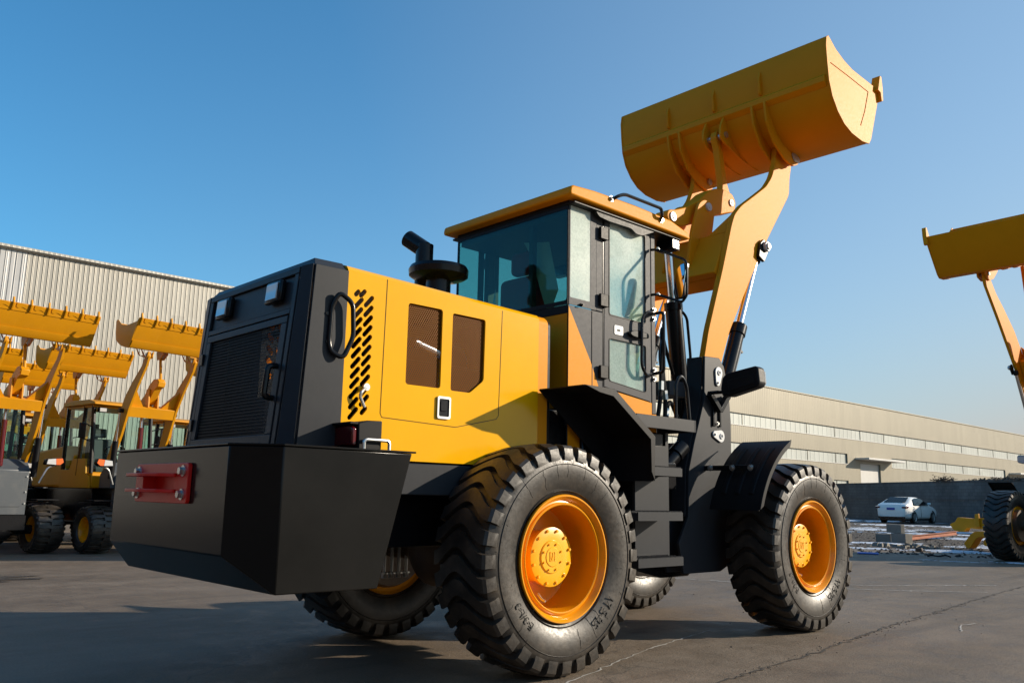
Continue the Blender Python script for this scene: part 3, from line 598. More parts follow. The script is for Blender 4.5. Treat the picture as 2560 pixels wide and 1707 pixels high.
        m = MB(); m.prism([(s*.745, 1.86+oz), (s*.745, 1.98+oz), (s*.78, 2.01+oz), (s*1.03, 2.04+oz), (s*1.055, 2.02+oz), (s*1.06, 1.93+oz), (s*1.04, 1.90+oz), (s*.80, 1.85+oz)], 'x', X+.10, X+.125); build('lens', m, 'lens', h, .006)
        m = MB(); q = 2.33-2.37+L['piv'][0]; zz = oz
        yy0, yy1 = sorted((s*.553, s*.60)); m.prism([(q-.015, 1.735+zz), (q-.15, 1.86+zz), (q-.13, 1.90+zz), (q, 1.775+zz), (q+.10, 1.89+zz), (q+.14, 1.87+zz), (q+.015, 1.735+zz)], 'y', yy0, yy1)
        m.tube([(q-.13, s*.58, 1.885+zz), (X+.05, s*.76, 1.88+zz)], .016); m.tube([(q+.11, s*.58, 1.88+zz), (X+.06, s*.86, 1.875+zz)], .016)
        ya, yb = sorted((s*.542, s*.556)); m.box(q-.06, q-.04, ya, yb, 1.62+zz, 1.765+zz); m.box(q+.035, q+.055, ya, yb, 1.62+zz, 1.765+zz); m.box(q-.06, q+.055, ya, yb, 1.766+zz, 1.78+zz)
        br = build('headlamp_bracket', m, 'black', root, .003)
        m = MB()
        for x, z in ((2.31, 1.785), (2.355, 1.785), (2.33, 1.645)): bolt(m, (x+ox, s*.553, z+oz), 'y' if s > 0 else '-y', .011, .012)
        build('bolt', m, 'steel', br)
    make_bucket(root, L['xf'])

# ================================================================== THE MAIN LOADER
wsrc = {}
root = empty('wheel_loader', (0, 0, -.02))
tag(root, 'large black and yellow wheel loader in the foreground seen from behind, bucket raised', 'wheel loader')
for x, y, lf, sp in ((0, -.86, False, 0), (2.892, -.86, False, .1), (0, .86, True, .05), (2.892, .86, True, .2)):
    wheel(root, x, y, RT, lf, wsrc, spin=sp)
large_front(root, wsrc)

# ---- chassis
m = MB(); m.box(-1.70, 1.75, -.40, .40, .72, 1.19); m.box(.30, 1.70, -.60, .60, 1.10, 1.30); m.prism([(1.3, .55), (1.9, .42), (2.25, .42), (2.6, .62), (2.6, 1.0), (1.3, 1.0)], 'y', -.30, .30); ch = build('rear_frame', m, 'black', root, .01)
m = MB(); m.cyl((0, -.72, RT), (0, .72, RT), .10); m.lathe([(-.32, .10), (-.2, .2), (-.1, .26), (.1, .26), (.2, .2), (.32, .10)], (0, 0, RT), 24); build('rear_axle', m, 'iron', root)
m = MB()
for s in (-1, 1):
    for x in (-.09, -.03, .03, .09): m.cyl((x-.15, s*.40, .50), (x-.15, s*.40, .80), .012, n=8); bolt(m, (x-.15, s*.40, .50), 'z', .02, -.03)
    build('axle_bolts', m, 'steel', root); m = MB()
for s in (-1, 1):
    m = MB(); m.box(-1.0, .30, s*.645 if s > 0 else -.645, .645 if s < 0 and False else s*.60 if s < 0 else .60, 0, 0) if False else m.box(-1.02, .27, min(s*.642, s*.60), max(s*.642, s*.60), 1.02, 1.195)
    build('frame_skirt', m, 'charcoal', root, .006)

for s in (-1, 1):
    m = MB(); m.lathe([(-.06, .10), (-.06, .30), (-.02, .315), (.05, .30), (.05, .10)], (0, s*.70, RT), 40); build('brake_drum', m, 'iron', root)

# ---- counterweight
zt, zg, zb = 1.231, .728, .563; xr, xc, yf, ys = -1.93, -1.747, .736, .918; xf_, xfb = -1.015, -1.194
V = []
m = MB()
pts = {}
def addp(n, p): pts[n] = len(V); V.append(p)
for s, k in ((-1, 'r'), (1, 'l')):
    addp('B'+k, (xr, s*yf, zt)); addp('C'+k, (xc, s*ys, zt)); addp('D'+k, (xf_, s*ys, zt)); addp('E'+k, (xfb, s*ys, zb)); addp('F'+k, (xc, s*ys, zb)); addp('G'+k, (xr, s*yf, zg))
P = pts; F = [(P['Br'], P['Gr'], P['Gl'], P['Bl']), (P['Gr'], P['Fr'], P['Fl'], P['Gl']), (P['Fr'], P['Er'], P['El'], P['Fl']), (P['Er'], P['Dr'], P['Dl'], P['El']),
              (P['Br'], P['Bl'], P['Cl'], P['Dl'], P['Dr'], P['Cr'])]
for k in 'rl': F += [(P['B'+k], P['C'+k], P['F'+k], P['G'+k]), (P['C'+k], P['D'+k], P['E'+k], P['F'+k])]
m.add(V, F); cw = build('counterweight', m, 'counter', root, .006, angle=10)
o_ = .008; m = MB(); m.prism([(xr-o_, -yf), (xc-.004, -ys-o_), (xf_+.02, -ys-o_), (xf_+.02, ys+o_), (xc-.004, ys+o_), (xr-o_, yf)], 'z', zt+.0015, zt+.011); build('top_plate', m, 'counter', cw, .002)
m = MB(); m.prism(rrect(-.345, .345, .955, 1.155, .02), 'x', xr-.022, xr-.001); tb = build('tow_bracket', m, 'red', root, .003)
for z in (1.015, 1.095):
    k = MB(); k.prism(roundpoly([(xr-.02, -.22), (xr-.10, -.18), (xr-.14, .0), (xr-.13, .20), (xr-.10, .27), (xr-.02, .27)], .03), 'z', z-.008, z+.008); build('bracket_ear', k, 'red', tb, .002)
k = MB(); k.box(xr-.09, xr-.021, .055, .07, 1.024, 1.086); build('bracket_web', k, 'red', tb)
k = MB()
for y in (-.29, .30):
    for z in (1.0, 1.115): bolt(k, (xr-.022, y, z), '-x', .019, .022)
build('bolt', k, 'steel', tb)
for s in (-1, 1):
    m = MB(); m.tube([(-1.27, s*.85, zt+.01), (-1.27, s*.85, zt+.062), (-1.115, s*.85, zt+.062), (-1.115, s*.85, zt+.01)], .009, rnd=.02); build('grab_loop', m, 'steel', root)
    m = MB(); m.prism([(-1.29, zt+.012), (-1.295, 1.378), (-1.24, 1.392), (-1.15, 1.395), (-1.15, zt+.012)], 'y', *sorted((s*.83, s*.62))); tl = build('tail_lamp', m, 'plastic', root, .006)
    m = MB(); m.prism([(s*.635, zt+.03), (s*.635, 1.352), (s*.655, 1.362), (s*.80, 1.364), (s*.822, 1.35), (s*.822, zt+.03)], 'x', -1.325, -1.296); build('lens', m, 'redglass', tl, .008)
    m = MB(); m.prism([(s*.62, 1.366), (s*.62, 1.378), (s*.83, 1.380), (s*.83, 1.368)], 'x', -1.345, -1.296); build('lamp_hood', m, 'plastic', tl, .002)

# ---- hood
hy = .645; hx0, hx1 = -1.292, .165; ztr, ztf = 2.216, 2.17
def ztop(x): return ztr+(ztf-ztr)*(x-hx0)/(hx1-hx0)
slots = []
def slot(cx, cz, L=.088, w=.0128, a=R(50)):
    d = (math.cos(a), math.sin(a)); n_ = (-d[1], d[0]); o = []
    h = L/2-w
    for k in range(5): q = -math.pi/2+math.pi*k/4; o.append((cx+d[0]*(h+w*math.cos(q))+n_[0]*w*math.sin(q), cz+d[1]*(h+w*math.cos(q))+n_[1]*w*math.sin(q)))
    for k in range(5): q = math.pi/2+math.pi*k/4; o.append((cx+d[0]*(-h+w*math.cos(q))+n_[0]*w*math.sin(q), cz+d[1]*(-h+w*math.cos(q))+n_[1]*w*math.sin(q)))
    return o
for i in range(12):
    if i != 11: slots.append(slot(-1.150, 2.060-i*.0545))
    slots.append(slot(-1.216, 2.040-i*.0545))
slots.append(slot(-1.150, 2.060-11*.0545, .06)); slots.append(slot(-1.228, 2.095, .05)); slots.append(slot(-1.192, 2.098, .062))
g1 = rrect(-.882, -.632, 1.632, 2.100, .018)
g2 = roundpoly([(-.556, 1.627), (-.408, 1.627), (-.300, 1.712), (-.296, 2.090), (-.556, 2.092)], .018)
for s in (-1, 1):
    side = [(hx0, ztr), (hx1, ztf), (hx1, 1.205), (-1.02, 1.205), (hx0-.004, 1.384)]
    side = [(hx0, 1.235), (hx0, ztr), (hx1, ztf), (hx1, 1.205), (-1.0, 1.205)]
    m = MB(); m.prism(side, 'y', *sorted((s*hy, s*(hy-.012))), holes=[g1, g2]+slots); hs = build('hood_side', m, 'yellow', root, .0015, seg=1)
    m = MB(); m.quad((-.90, s*(hy-.015), 1.61), (-.61, s*(hy-.015), 1.61), (-.61, s*(hy-.015), 2.12), (-.90, s*(hy-.015), 2.12)); build('side_grille', m, 'perfy', hs)
    m = MB(); m.quad((-.575, s*(hy-.015), 1.61), (-.28, s*(hy-.015), 1.61), (-.28, s*(hy-.015), 2.11), (-.575, s*(hy-.015), 2.11)); build('side_grille', m, 'perfy', hs)
    # service door seams, a narrow dark groove standing 0.6 mm proud
    se = MB(); yy = s*(hy+.0008); pth = roundpoly([(-1.036, 2.207), (-1.044, 1.455), (-1.03, 1.432), (-.51, 1.414), (-.19, 1.485), (-.172, 1.51), (-.157, 2.17)], .0)
    se.thick(pth, .0035, 'y', yy-.0006, yy+.0006, 1); build('door_seam', se, 'black', hs)
    m = MB(); m.prism(rrect(-.656, -.558, 1.456, 1.586, .012), 'y', *sorted((s*(hy+.001), s*(hy+.012))), holes=[rrect(-.644, -.570, 1.470, 1.572, .008)]); lt = build('latch', m, 'steel', root, .003)
    m = MB(); m.prism(rrect(-.643, -.571, 1.471, 1.571, .006), 'y', *sorted((s*(hy+.001), s*(hy+.006)))); m.prism(rrect(-.632, -.585, 1.50, 1.56, .008), 'y', *sorted((s*(hy+.006), s*(hy+.011)))); build('latch_paddle', m, 'black', lt, .002)
    # small catch on the slotted panel
    m = MB(); m.tube([(-1.148, s*(hy+.01), 1.585), (-1.19, s*(hy+.035), 1.555), (-1.195, s*(hy+.03), 1.53), (-1.165, s*(hy+.03), 1.475)], .009, rnd=.01); m.cyl((-1.148, s*(hy+.0), 1.587), (-1.148, s*(hy+.02), 1.587), .02); build('catch', m, 'steel', root)
m = MB(); c_ = .075
for (xa, xb) in ((hx0+.0, hx1),):
    prof = []
    def sec(x, z): return [(x, -hy, z), (x, -hy+.018, z+.022), (x, -hy+c_, z+.040), (x, 0, z+.052), (x, hy-c_, z+.040), (x, hy-.018, z+.022), (x, hy, z)]
    a, b_ = sec(xa, ztop(xa)), sec(xb, ztop(xb)); n_ = len(a)
    lo = lambda L_: [(p[0], p[1]*.985, p[2]-.014) for p in L_]
    vs = a+b_+lo(a)+lo(b_)
    fs = [(i, i+1, n_+i+1, n_+i) for i in range(n_-1)]+[(2*n_+i, 3*n_+i, 3*n_+i+1, 2*n_+i+1) for i in range(n_-1)]
    fs += [(i, 2*n_+i, 2*n_+i+1, i+1) for i in range(n_-1)]+[(n_+i, n_+i+1, 3*n_+i+1, 3*n_+i) for i in range(n_-1)]+[(0, n_, 3*n_, 2*n_), (n_-1, 2*n_-1+0, 4*n_-1, 3*n_-1)]
    m.add(vs, fs)
build('hood_top', m, 'yellow', root, 0, angle=50)
# front end of the hood: inset shroud, rubber seal, shield
def ring(x0, x1, ins, mat, name, zlo=1.2):
    m = MB(); h = hy-ins; zt_ = ztf-ins*.6
    outer = roundpoly([(-h, zlo), (-h, zt_), (-h+.04, zt_+.035), (0, zt_+.05), (h-.04, zt_+.035), (h, zt_), (h, zlo)], .03, 4)
    m.prism(outer, 'x', x0, x1); return build(name, m, mat, root, .008, angle=40)
ring(hx1-.002, .262, .008, 'arm', 'hood_shroud', 1.21); ring(.262, .30, .022, 'plastic', 'rubber_seal', 1.2); ring(.30, .47, .20, 'dark', 'engine_bulkhead', 1.25)
# engine bay contents, then an added plate pair for amber sun patches
m = MB(); m.box(-1.05, -.98, .05, .54, 1.25, 2.10); build('radiator', m, 'dark', root)
m = MB(); m.box(-.9, .05, -.28, .28, 1.25, 1.85); m.cyl((-.85, 0, 1.9), (0, 0, 1.9), .14); eng = build('engine', m, 'dark', root, .02)
m = MB(); m.cyl((-.70, -.45, 1.92), (-.44, -.44, 1.86), .035, n=20); m.cyl((-.47, -.45, 1.83), (-.47, -.45, 1.60), .05); build('intake_pipe', m, 'chrome', eng)
m = MB(); m.cyl((-.84, -.48, 1.68), (-.84, -.48, 1.78), .02); m.cyl((-.84, -.48, 1.62), (-.84, -.48, 1.68), .03); build('filter_cap', m, 'steel', eng)
def transl():  # amber colour and translucency stand in for sunlit patches
    m, t, b, o = newmat('amber_sun_patch'); tl = N(t, 'ShaderNodeBsdfTranslucent'); tl.inputs[0].default_value = (1, .55, .06, 1)
    df = N(t, 'ShaderNodeBsdfDiffuse'); df.inputs[0].default_value = (.8, .26, .01, 1); mx = N(t, 'ShaderNodeMixShader'); mx.inputs[0].default_value = .6
    t.links.new(df.outputs[0], mx.inputs[1]); t.links.new(tl.outputs[0], mx.inputs[2]); t.links.new(mx.outputs[0], o.inputs[0]); t.nodes.remove(b); return m
Mt['amber'] = transl()
m = MB(); m.box(-1.450, -1.448, -.42, -.04, 1.56, 2.0); build('sun_patch_plate', m, 'amber', root)  # added plate, glows amber in place of sunlit patches behind the grille
m = MB(); m.prism([(-.43, 1.54), (-.03, 1.54), (-.03, 2.02), (-.43, 2.02)], 'x', -1.460, -1.456, holes=[slot(-.135-(i % 2)*.115, 1.945-i*.034, .10, .018, R(35)) for i in range(10)]); build('sun_patch_mask', m, 'black', root)  # added mask, its slots shape the amber glow like sun through louvres

# ---- charcoal rear shell and grille door
ySh = .645
def shell_pts(z):
    k = (z-1.24)/(2.235-1.24); xa = -1.545+.05*k; xb = -1.585+.085*k      # side edge, rear edge
    return xa, xb
m = MB()
def srow(z, yin=0):
    xa, xb = shell_pts(z); return [(hx0-.002, -ySh, z), (xa, -ySh, z), (xb-.012, -.555, z), (xb-.012, .555, z), (xa, ySh, z), (hx0-.002, ySh, z)]
lo_, hi_ = srow(1.242), srow(2.205)
# side walls and chamfers (solid sheets 14 mm thick)
def sheet(pa, pb, pc, pd, t=.014):
    a = Vector(pa); n = (Vector(pb)-a).cross(Vector(pd)-a).normalized()*t
    q = [Vector(p) for p in (pa, pb, pc, pd)]; m.add([tuple(p) for p in q]+[tuple(p+n) for p in q], [(0, 1, 2, 3), (7, 6, 5, 4), (0, 4, 5, 1), (1, 5, 6, 2), (2, 6, 7, 3), (3, 7, 4, 0)])
for i in (0, 1): sheet(lo_[i], lo_[i+1], hi_[i+1], hi_[i], -.014); j = 5-i; sheet(lo_[j], lo_[j-1], hi_[j-1], hi_[j], .014)
# sloping eaves and lid
zt2 = 2.26; xa, xb = shell_pts(2.205)
e1 = [(hx0-.002, -ySh, 2.2051), (xa, -ySh, 2.2051), (xb-.012, -.555, 2.2051), (xb-.012, .555, 2.2051), (xa, ySh, 2.2051), (hx0-.002, ySh, 2.2051)]
e2 = [(hx0-.002, -ySh+.06, zt2-.002), (xa+.03, -ySh+.06, zt2-.004), (xb+.04, -.52, zt2-.004), (xb+.04, .52, zt2-.004), (xa+.03, ySh-.06, zt2-.004), (hx0-.002, ySh-.06, zt2-.002)]
m.add(e1+e2, [(i, i+1, 7+i, 6+i) for i in range(5)]+[(11, 10, 9, 8, 7, 6), (0, 5, 4, 3, 2, 1), (5, 0, 6, 11)])
shell = build('rear_shell', m, 'charcoal', root, .003, angle=25)
# rear face frame pieces (one plane leaning forward)
def rf(y, z, off=0):
    xb_ = -1.587+.085*(z-1.24)/.995; return (xb_-.010-off, y, z)
def panel(name, y0, y1, z0, z1, mat, parent, o0=0, o1=.014, bev=.003):
    mm = MB(); a = [rf(y0, z0, o0), rf(y1, z0, o0), rf(y1, z1, o0), rf(y0, z1, o0)]; b = [rf(y0, z0, o1), rf(y1, z0, o1), rf(y1, z1, o1), rf(y0, z1, o1)]
    mm.add(a+b, [(0, 1, 2, 3), (7, 6, 5, 4), (0, 4, 5, 1), (1, 5, 6, 2), (2, 6, 7, 3), (3, 7, 4, 0)]); return build(name, mm, mat, parent, bev)
panel('rear_panel', -.50, .50, 1.985, 2.165, 'charcoal', root, -.018, -.004)
panel('rear_rim', -.545, .545, 2.168, 2.204, 'charcoal', root, -.004, .012); panel('rear_rim', -.545, -.505, 1.25, 2.166, 'charcoal', root, -.004, .012); panel('rear_rim', .505, .545, 1.25, 2.166, 'charcoal', root, -.004, .012)
panel('rear_rim', -.503, .503, 1.950, 1.980, 'charcoal', root, -.004, .012)
door = panel('rear_door', -.495, .495, 1.902, 1.942, 'charcoal', root, 0, .016)
panel('door_rail', -.495, .495, 1.262, 1.312, 'charcoal', door, 0, .016); panel('door_rail', -.495, -.435, 1.3125, 1.9015, 'charcoal', door, 0, .016); panel('door_rail', .44, .495, 1.3125, 1.9015, 'charcoal', door, 0, .016)
mm = MB(); mm.quad(rf(-.44, 1.31, .004), rf(.445, 1.31, .004), rf(.445, 1.905, .004), rf(-.44, 1.905, .004)); build('door_grille', mm, 'perfk', door)
for z in (1.40, 1.80):
    mm = MB(); mm.box(rf(0, z)[0]-.028, rf(0, z)[0]-.012, .495, .525, z-.035, z+.035); build('hinge', mm, 'black', door, .003)
mm = MB(); a = rf(-.46, 1.50, .016); b = rf(-.46, 1.67, .016); mm.tube([a, (a[0]-.05, a[1], a[2]+.005), (b[0]-.05, b[1], b[2]-.005), b], .016, rnd=.025); build('door_handle', mm, 'black', door)
mm = MB(); mm.prism([(-.62, 1.27), (.62, 1.27), (.62, 2.14), (-.02, 2.14), (-.02, 1.55), (-.62, 1.55)], 'x', -1.36, -1.35); build('radiator_core', mm, 'dark', root)
mm = MB(); mm.quad((-1.372, -.40, 1.33), (-1.372, .05, 1.33), (-1.372, .05, 1.545), (-1.372, -.40, 1.545)); build('oil_cooler', mm, 'fins', root)
for y in (-.32, .305):
    panel_ = panel('rear_work_lamp', y-.085, y+.085, 2.03, 2.155, 'black', root, .0, .038, .012)
    panel('lens', y-.062, y+.062, 2.046, 2.140, 'lens', panel_, .038, .046, .006)
for s in (-1, 1):
    m = MB(); y = s*.70; m.tube([(-1.365, s*.690, 2.07), (-1.285, s*.70, 2.02), (-1.272, s*.70, 1.84), (-1.325, s*.695, 1.715), (-1.388, s*.672, 1.75), (-1.398, s*.666, 1.80), (-1.393, s*.668, 1.99)], .0130, n=12, closed=True, rnd=.035)
    h = build('grab_handle', m, 'black', root)
    m = MB(); m.cyl((-1.405, s*.646, 1.80), (-1.405, s*.668, 1.80), .010); m.cyl((-1.413, s*.646, 1.95), (-1.413, s*.666, 1.95), .010); build('handle_stud', m, 'black', h)

# ---- exhaust and air intake on the hood
m = MB(); ex, ey = -.10, .275
m.cyl((ex, ey, 2.20), (ex, ey, 2.80), .064, n=28); m.cyl((ex, ey, 2.765), (ex-.055, ey+.135, 2.865), .063, n=28, caps=False); m.cyl((ex, ey, 2.765), (ex-.05, ey+.125, 2.857), .056, n=28); m.cyl((ex, ey, 2.56), (ex, ey, 2.62), .070, n=24); exh = build('exhaust_pipe', m, 'black', root, angle=40)
m = MB(); ix, iy = -.10, .10
m.lathe([(2.20, .088), (2.50, .088), (2.505, .10), (2.52, .185), (2.535, .208), (2.575, .212), (2.60, .20), (2.615, .15), (2.62, 0)], (ix, iy, 0), 40, 'z'); build('air_intake', m, 'black', root, angle=30)

# ---- cab
cx0, cx1, cy = .482, 1.447, .609; xd = .838; zs, zr = 2.328, 3.075
def slab(name, poly, s, mat, parent, out=0, th=.012, holes=(), bev=.002):
    mm = MB(); mm.prism(poly, 'y', *sorted((s*(cy+out), s*(cy+out-th))), holes=holes); return build(name, mm, mat, parent, bev)
cab = None
for s in (-1, 1):
    # grey wall behind the door with the diagonal yellow field on it
    slab('cab_wall', [(cx0, 1.30), (xd, 1.30), (xd, zs-.004), (cx0, zs-.004)], s, 'cabgrey', root, 0)
    slab('yellow_field', [(cx0+.001, 1.31), (.835, 1.31), (.835, 1.62), (.788, 1.80), (.71, 1.955), (cx0+.001, zs-.012)], s, 'arm', root, .0025, .002, bev=0)
    sm = MB(); sm.box(.722, .728, *sorted((s*(cy+.0026), s*(cy+.004))), 1.62, zs-.01); build('panel_seam', sm, 'plastic', root)
    slab('corner_post', [(.765, zs), (xd, zs), (xd, zr), (.765, zr)], s, 'cabgrey', root, 0, .05, bev=.006)
    slab('front_post', [(1.395, 1.645), (cx1, 1.645), (cx1, zr), (1.395, zr)], s, 'cabgrey', root, 0, .06, bev=.006)
    slab('front_post_edge', [(1.375, 1.73), (1.394, 1.73), (1.394, zr-.01), (1.375, zr-.01)], s, 'cabgrey', root, -.004, .02)
    slab('cab_sill', [(xd+.001, 1.50), (1.394, 1.50), (1.394, 1.728), (xd+.001, 1.79)], s, 'arm', root, 0)
    slab('front_sill', [(1.395, 1.50), (cx1, 1.50), (cx1, 1.6445), (1.395, 1.6445)], s, 'arm', root, 0)
    # quarter window
    q = slab('quarter_window', rrect(cx0+.004, .764, zs+.002, zr, .004), s, 'gfrost' if s < 0 else 'gclear', root, .002, .006, bev=0)
    slab('window_border', rrect(cx0+.004, .764, zs+.002, zr, .004), s, 'cabgrey', q, .0035, .0015, holes=[rrect(cx0+.012, .70, zs+.052, zr-.012, .01)], bev=0)
    mm = MB(); mm.cyl((.60, s*(cy+.0), zs+.012), (.60, s*(cy+.02), zs+.012), .012); bolt(mm, (.60, s*(cy+.02), zs+.012), 'y' if s > 0 else '-y', .007, .012); build('window_clip', mm, 'black', q)
    # door
    dz0, dz1 = 1.735, 3.045
    d0 = [(xd+.01, 1.795), (1.372, 1.735), (1.372, 3.04), (xd+.01, 3.05)]
    w1 = roundpoly([(.905, 2.325), (1.318, 2.318), (1.318, 3.005), (.905, 3.012)], .02); w2 = roundpoly([(.905, 1.845), (1.318, 1.80), (1.318, 2.148), (.905, 2.148)], .02)
    dr = slab('door', d0, s, 'cabgrey', root, .006, .03, holes=[w1, w2], bev=.003)
    for w, mt in ((w1, 'gfrost2' if s < 0 else 'gclear'), (w2, 'gfrost2' if s < 0 else 'gclear')):
        c0 = (sum(p[0] for p in w)/len(w), sum(p[1] for p in w)/len(w))
        slab('door_glass', w, s, mt, dr, -.004, .006, bev=0)
        slab('glass_gasket', [(c0[0]+(p[0]-c0[0])*1.028, c0[1]+(p[1]-c0[1])*1.018) for p in w], s, 'plastic', dr, .0095, .003, holes=[w], bev=0)
    for z in (2.905, 2.41, 1.895):
        mm = MB(); mm.box(.785, .868, *sorted((s*(cy+.0065), s*(cy+.030))), z-.045, z+.045); mm.box(.868, .876, *sorted((s*(cy+.0065), s*(cy+.034))), z-.043, z+.043); build('hinge', mm, 'plastic', dr, .004)
        mm = MB()
        for k in (-1, 1): mm.box(.80, .86, *sorted((s*(cy+.030), s*(cy+.032))), z-.002, z+.002)
    mm = MB(); mm.box(.838, .8475, *sorted((s*(cy-.01), s*(cy+.002))), 1.70, 3.06); build('door_gap', mm, 'black', dr)
    slab('lock_plate', rrect(.955, 1.055, 2.185, 2.255, .012), s, 'white', dr, .010, .003); slab('lock_slot', rrect(.985, 1.02, 2.212, 2.228, .005), s, 'black', dr, .0115, .0012, bev=0)
    mm = MB(); mm.prism(roundpoly([(1.09, 2.21), (1.12, 2.235), (1.20, 2.245), (1.31, 2.235), (1.315, 2.20), (1.20, 2.185), (1.12, 2.19)], .02), 'y', *sorted((s*(cy+.012), s*(cy+.045)))); build('door_handle', mm, 'black', dr, .006)
    # grab bars outside the door
    y = s*.72
    mm = MB(); mm.tube([(1.40, s*(cy+.004), 2.405), (1.40, y, 2.405), (1.40, y, 1.955), (1.40, s*(cy+.004), 1.945)], .012, rnd=.03); mm.tube([(1.40, s*(cy+.02), 2.405), (1.30, s*(cy+.05), 2.405), (1.215, s*(cy+.055), 2.35), (1.205, s*(cy+.055), 1.98), (1.27, s*(cy+.05), 1.915), (1.40, s*(cy+.02), 1.945)], .011, rnd=.05)
    gb = build('grab_bar', mm, 'black', root)
    mm = MB()
    for z in (2.44, 2.37, 1.98, 1.91): bolt(mm, (1.42, s*(cy+.001), z), 'y' if s > 0 else '-y', .012, .016)
    build('bolt', mm, 'steel', gb)
    # mirror on its hoop
    mm = MB(); y0 = s*(cy+.006); mm.tube([(1.385, y0, 2.905), (1.39, s*.66, 2.90), (1.43, s*.70, 2.885), (1.47, s*.865, 2.80), (1.475, s*.885, 2.76), (1.475, s*.88, 2.52), (1.47, s*.84, 2.475), (1.43, s*.70, 2.535), (1.39, s*.66, 2.55), (1.385, y0, 2.55)], .0105, rnd=.02); ma = build('mirror_arm', mm, 'black', root)
    mm = MB()
    for z in (2.90, 2.545): bolt(mm, (1.40, s*.672, z), 'z', .012, .014)
    build('bolt', mm, 'steel', ma)
    mm = MB(); P4 = roundpoly([(-.040, -.10), (-.018, -.145), (.040, -.145), (.040, .155), (-.012, .14), (-.036, .10)], .02); ang = R(-38)*s
    def mp(p): return Vector((1.462 + p.y*1.0*math.cos(R(20)) , s*.832 + s*p.x, 2.635+p.z))
    a = MB(); a.prism(P4, 'y', 0, .025); a.mapped(lambda p: Vector((1.468+p.y+p.x*.25+p.z*.22, s*(.825+p.x), 2.64+p.z))); mi = build('mirror', a, 'black', root, .006)
    a = MB(); a.prism([(p[0]*.9, p[1]*.93) for p in P4], 'y', -.004, 0); a.mapped(lambda p: Vector((1.466+p.y+p.x*.25+p.z*.22, s*(.825+p.x), 2.64+p.z))); build('mirror_glass', a, 'mirror', mi)
    # roof rail
    mm = MB(); mm.tube([(.83, s*.705, 3.145), (.85, s*.735, 3.165), (.93, s*.735, 3.205), (1.37, s*.735, 3.205), (1.375, s*.735, 3.15), (1.40, s*.705, 3.135)], .013, rnd=.05); rr_ = build('roof_rail', mm, 'black', root)
    for q_ in ((.825, s*.70, 3.15), (1.41, s*.70, 3.13)): mm = MB(); bolt(mm, q_, 'y' if s > 0 else '-y', .015, .015); build('bolt', mm, 'steel', rr_)
    mm = MB(); mm.box(1.60, 1.70, *sorted((s*.50, s*.66)), 2.955, 3.045); wl = build('work_lamp', mm, 'black', root, .012); mm = MB(); mm.box(1.70, 1.712, *sorted((s*.51, s*.65)), 2.962, 3.038); build('lens', mm, 'lens', wl, .005)
    mm = MB(); mm.tube([(1.64, s*.58, 3.03), (1.63, s*.58, 3.09)], .012); build('lamp_stalk', mm, 'steel', wl)
# rear wall, rear window
mm = MB(); mm.box(cx0, cx0+.012, -cy+.001, cy-.001, 1.62, zs-.06); build('cab_rear_wall', mm, 'arm', root, .002)
mm = MB(); mm.box(cx0-.003, cx0+.012, -cy+.001, cy-.001, zs-.059, zs-.001); build('window_ledge', mm, 'plastic', root, .002)
mm = MB(); mm.box(cx0-.004, cx0+.002, -cy+.0015, cy-.0015, zs, zr); rw = build('rear_window', mm, 'gtint', root)
mm = MB(); mm.prism([(-cy+.001, zs), (cy-.001, zs), (cy-.001, zr), (-cy+.001, zr)], 'x', cx0-.0065, cx0-.0045, holes=[rrect(-cy+.012, cy-.014, zs+.03, zr-.06, .02)]); build('window_border', mm, 'plastic', rw)
for s in (-1, 1):
    mm = MB(); mm.box(cx0-.002, cx0+.01, *sorted((s*cy, s*(cy-.012))), zs, zr); build('glass_edge', mm, 'plastic', rw)
# front window, floor, headlining, posts inside
mm = MB(); mm.box(cx1-.006, cx1, -cy+.07, cy-.07, 1.75, zr-.02); build('windscreen', mm, 'gclear', root)
mm = MB(); mm.box(cx0+.014, cx1-.02, -cy+.02, cy-.02, 1.50, 1.62); build('cab_floor', mm, 'dark', root)
mm = MB(); mm.box(cx0+.02, cx1-.01, -cy+.015, cy-.015, 2.98, 3.085); build('headlining', mm, 'dark', root)
mm = MB(); mm.box(cx1-.3, cx1-.02, -.45, .45, 1.62, 2.12); mm.box(cx1-.2, cx1-.02, -.50, .50, 2.12, 2.22); ds = build('dashboard', mm, 'dark', root, .03)
for y in (-.20,): mm = MB(); mm.box(cx0+.03, cx0+.07, y-.02, y+.02, zs-.02, 3.0); build('inner_post', mm, 'dark', root)
mm = MB(); mm.tube([(1.28, 0, 2.05), (1.18, 0, 2.36)], .025); mm.tube([(1.17+.20*math.cos(R(a))*.55, .20*math.sin(R(a)), 2.37-.20*math.cos(R(a))*.0+.10*math.cos(R(a))) for a in range(0, 360, 20)], .014, closed=True); build('steering_wheel', mm, 'dark', root)
mm = MB(); mm.box(.62, 1.10, -.26, .26, 2.0, 2.14); mm.box(.60, .74, -.25, .25, 2.14, 2.66); se_ = build('seat', mm, 'seat', root, .05, seg=4)
mm = MB(); mm.box(.62, .72, -.15, .15, 2.68, 2.86); build('headrest', mm, 'seat', se_, .04, seg=4); mm = MB(); mm.box(.7, 1.0, -.36, -.28, 2.20, 2.27); mm.box(.7, 1.0, .28, .36, 2.20, 2.27); build('armrest', mm, 'dark', se_, .02)
mm = MB(); mm.add([(.58, -.05, 2.90), (.60, -.30, 2.86), (.64, -.36, 2.50), (.62, -.28, 2.30), (.57, -.20, 2.62), (.58, -.12, 2.80)], [(0, 1, 2, 5), (2, 3, 4, 5)]); mm.add([(.60, .28, 2.60), (.62, .36, 2.40), (.60, .34, 2.30), (.59, .26, 2.36)], [(0, 1, 2, 3)]); build('seat_wrap', mm, 'wrap', se_)
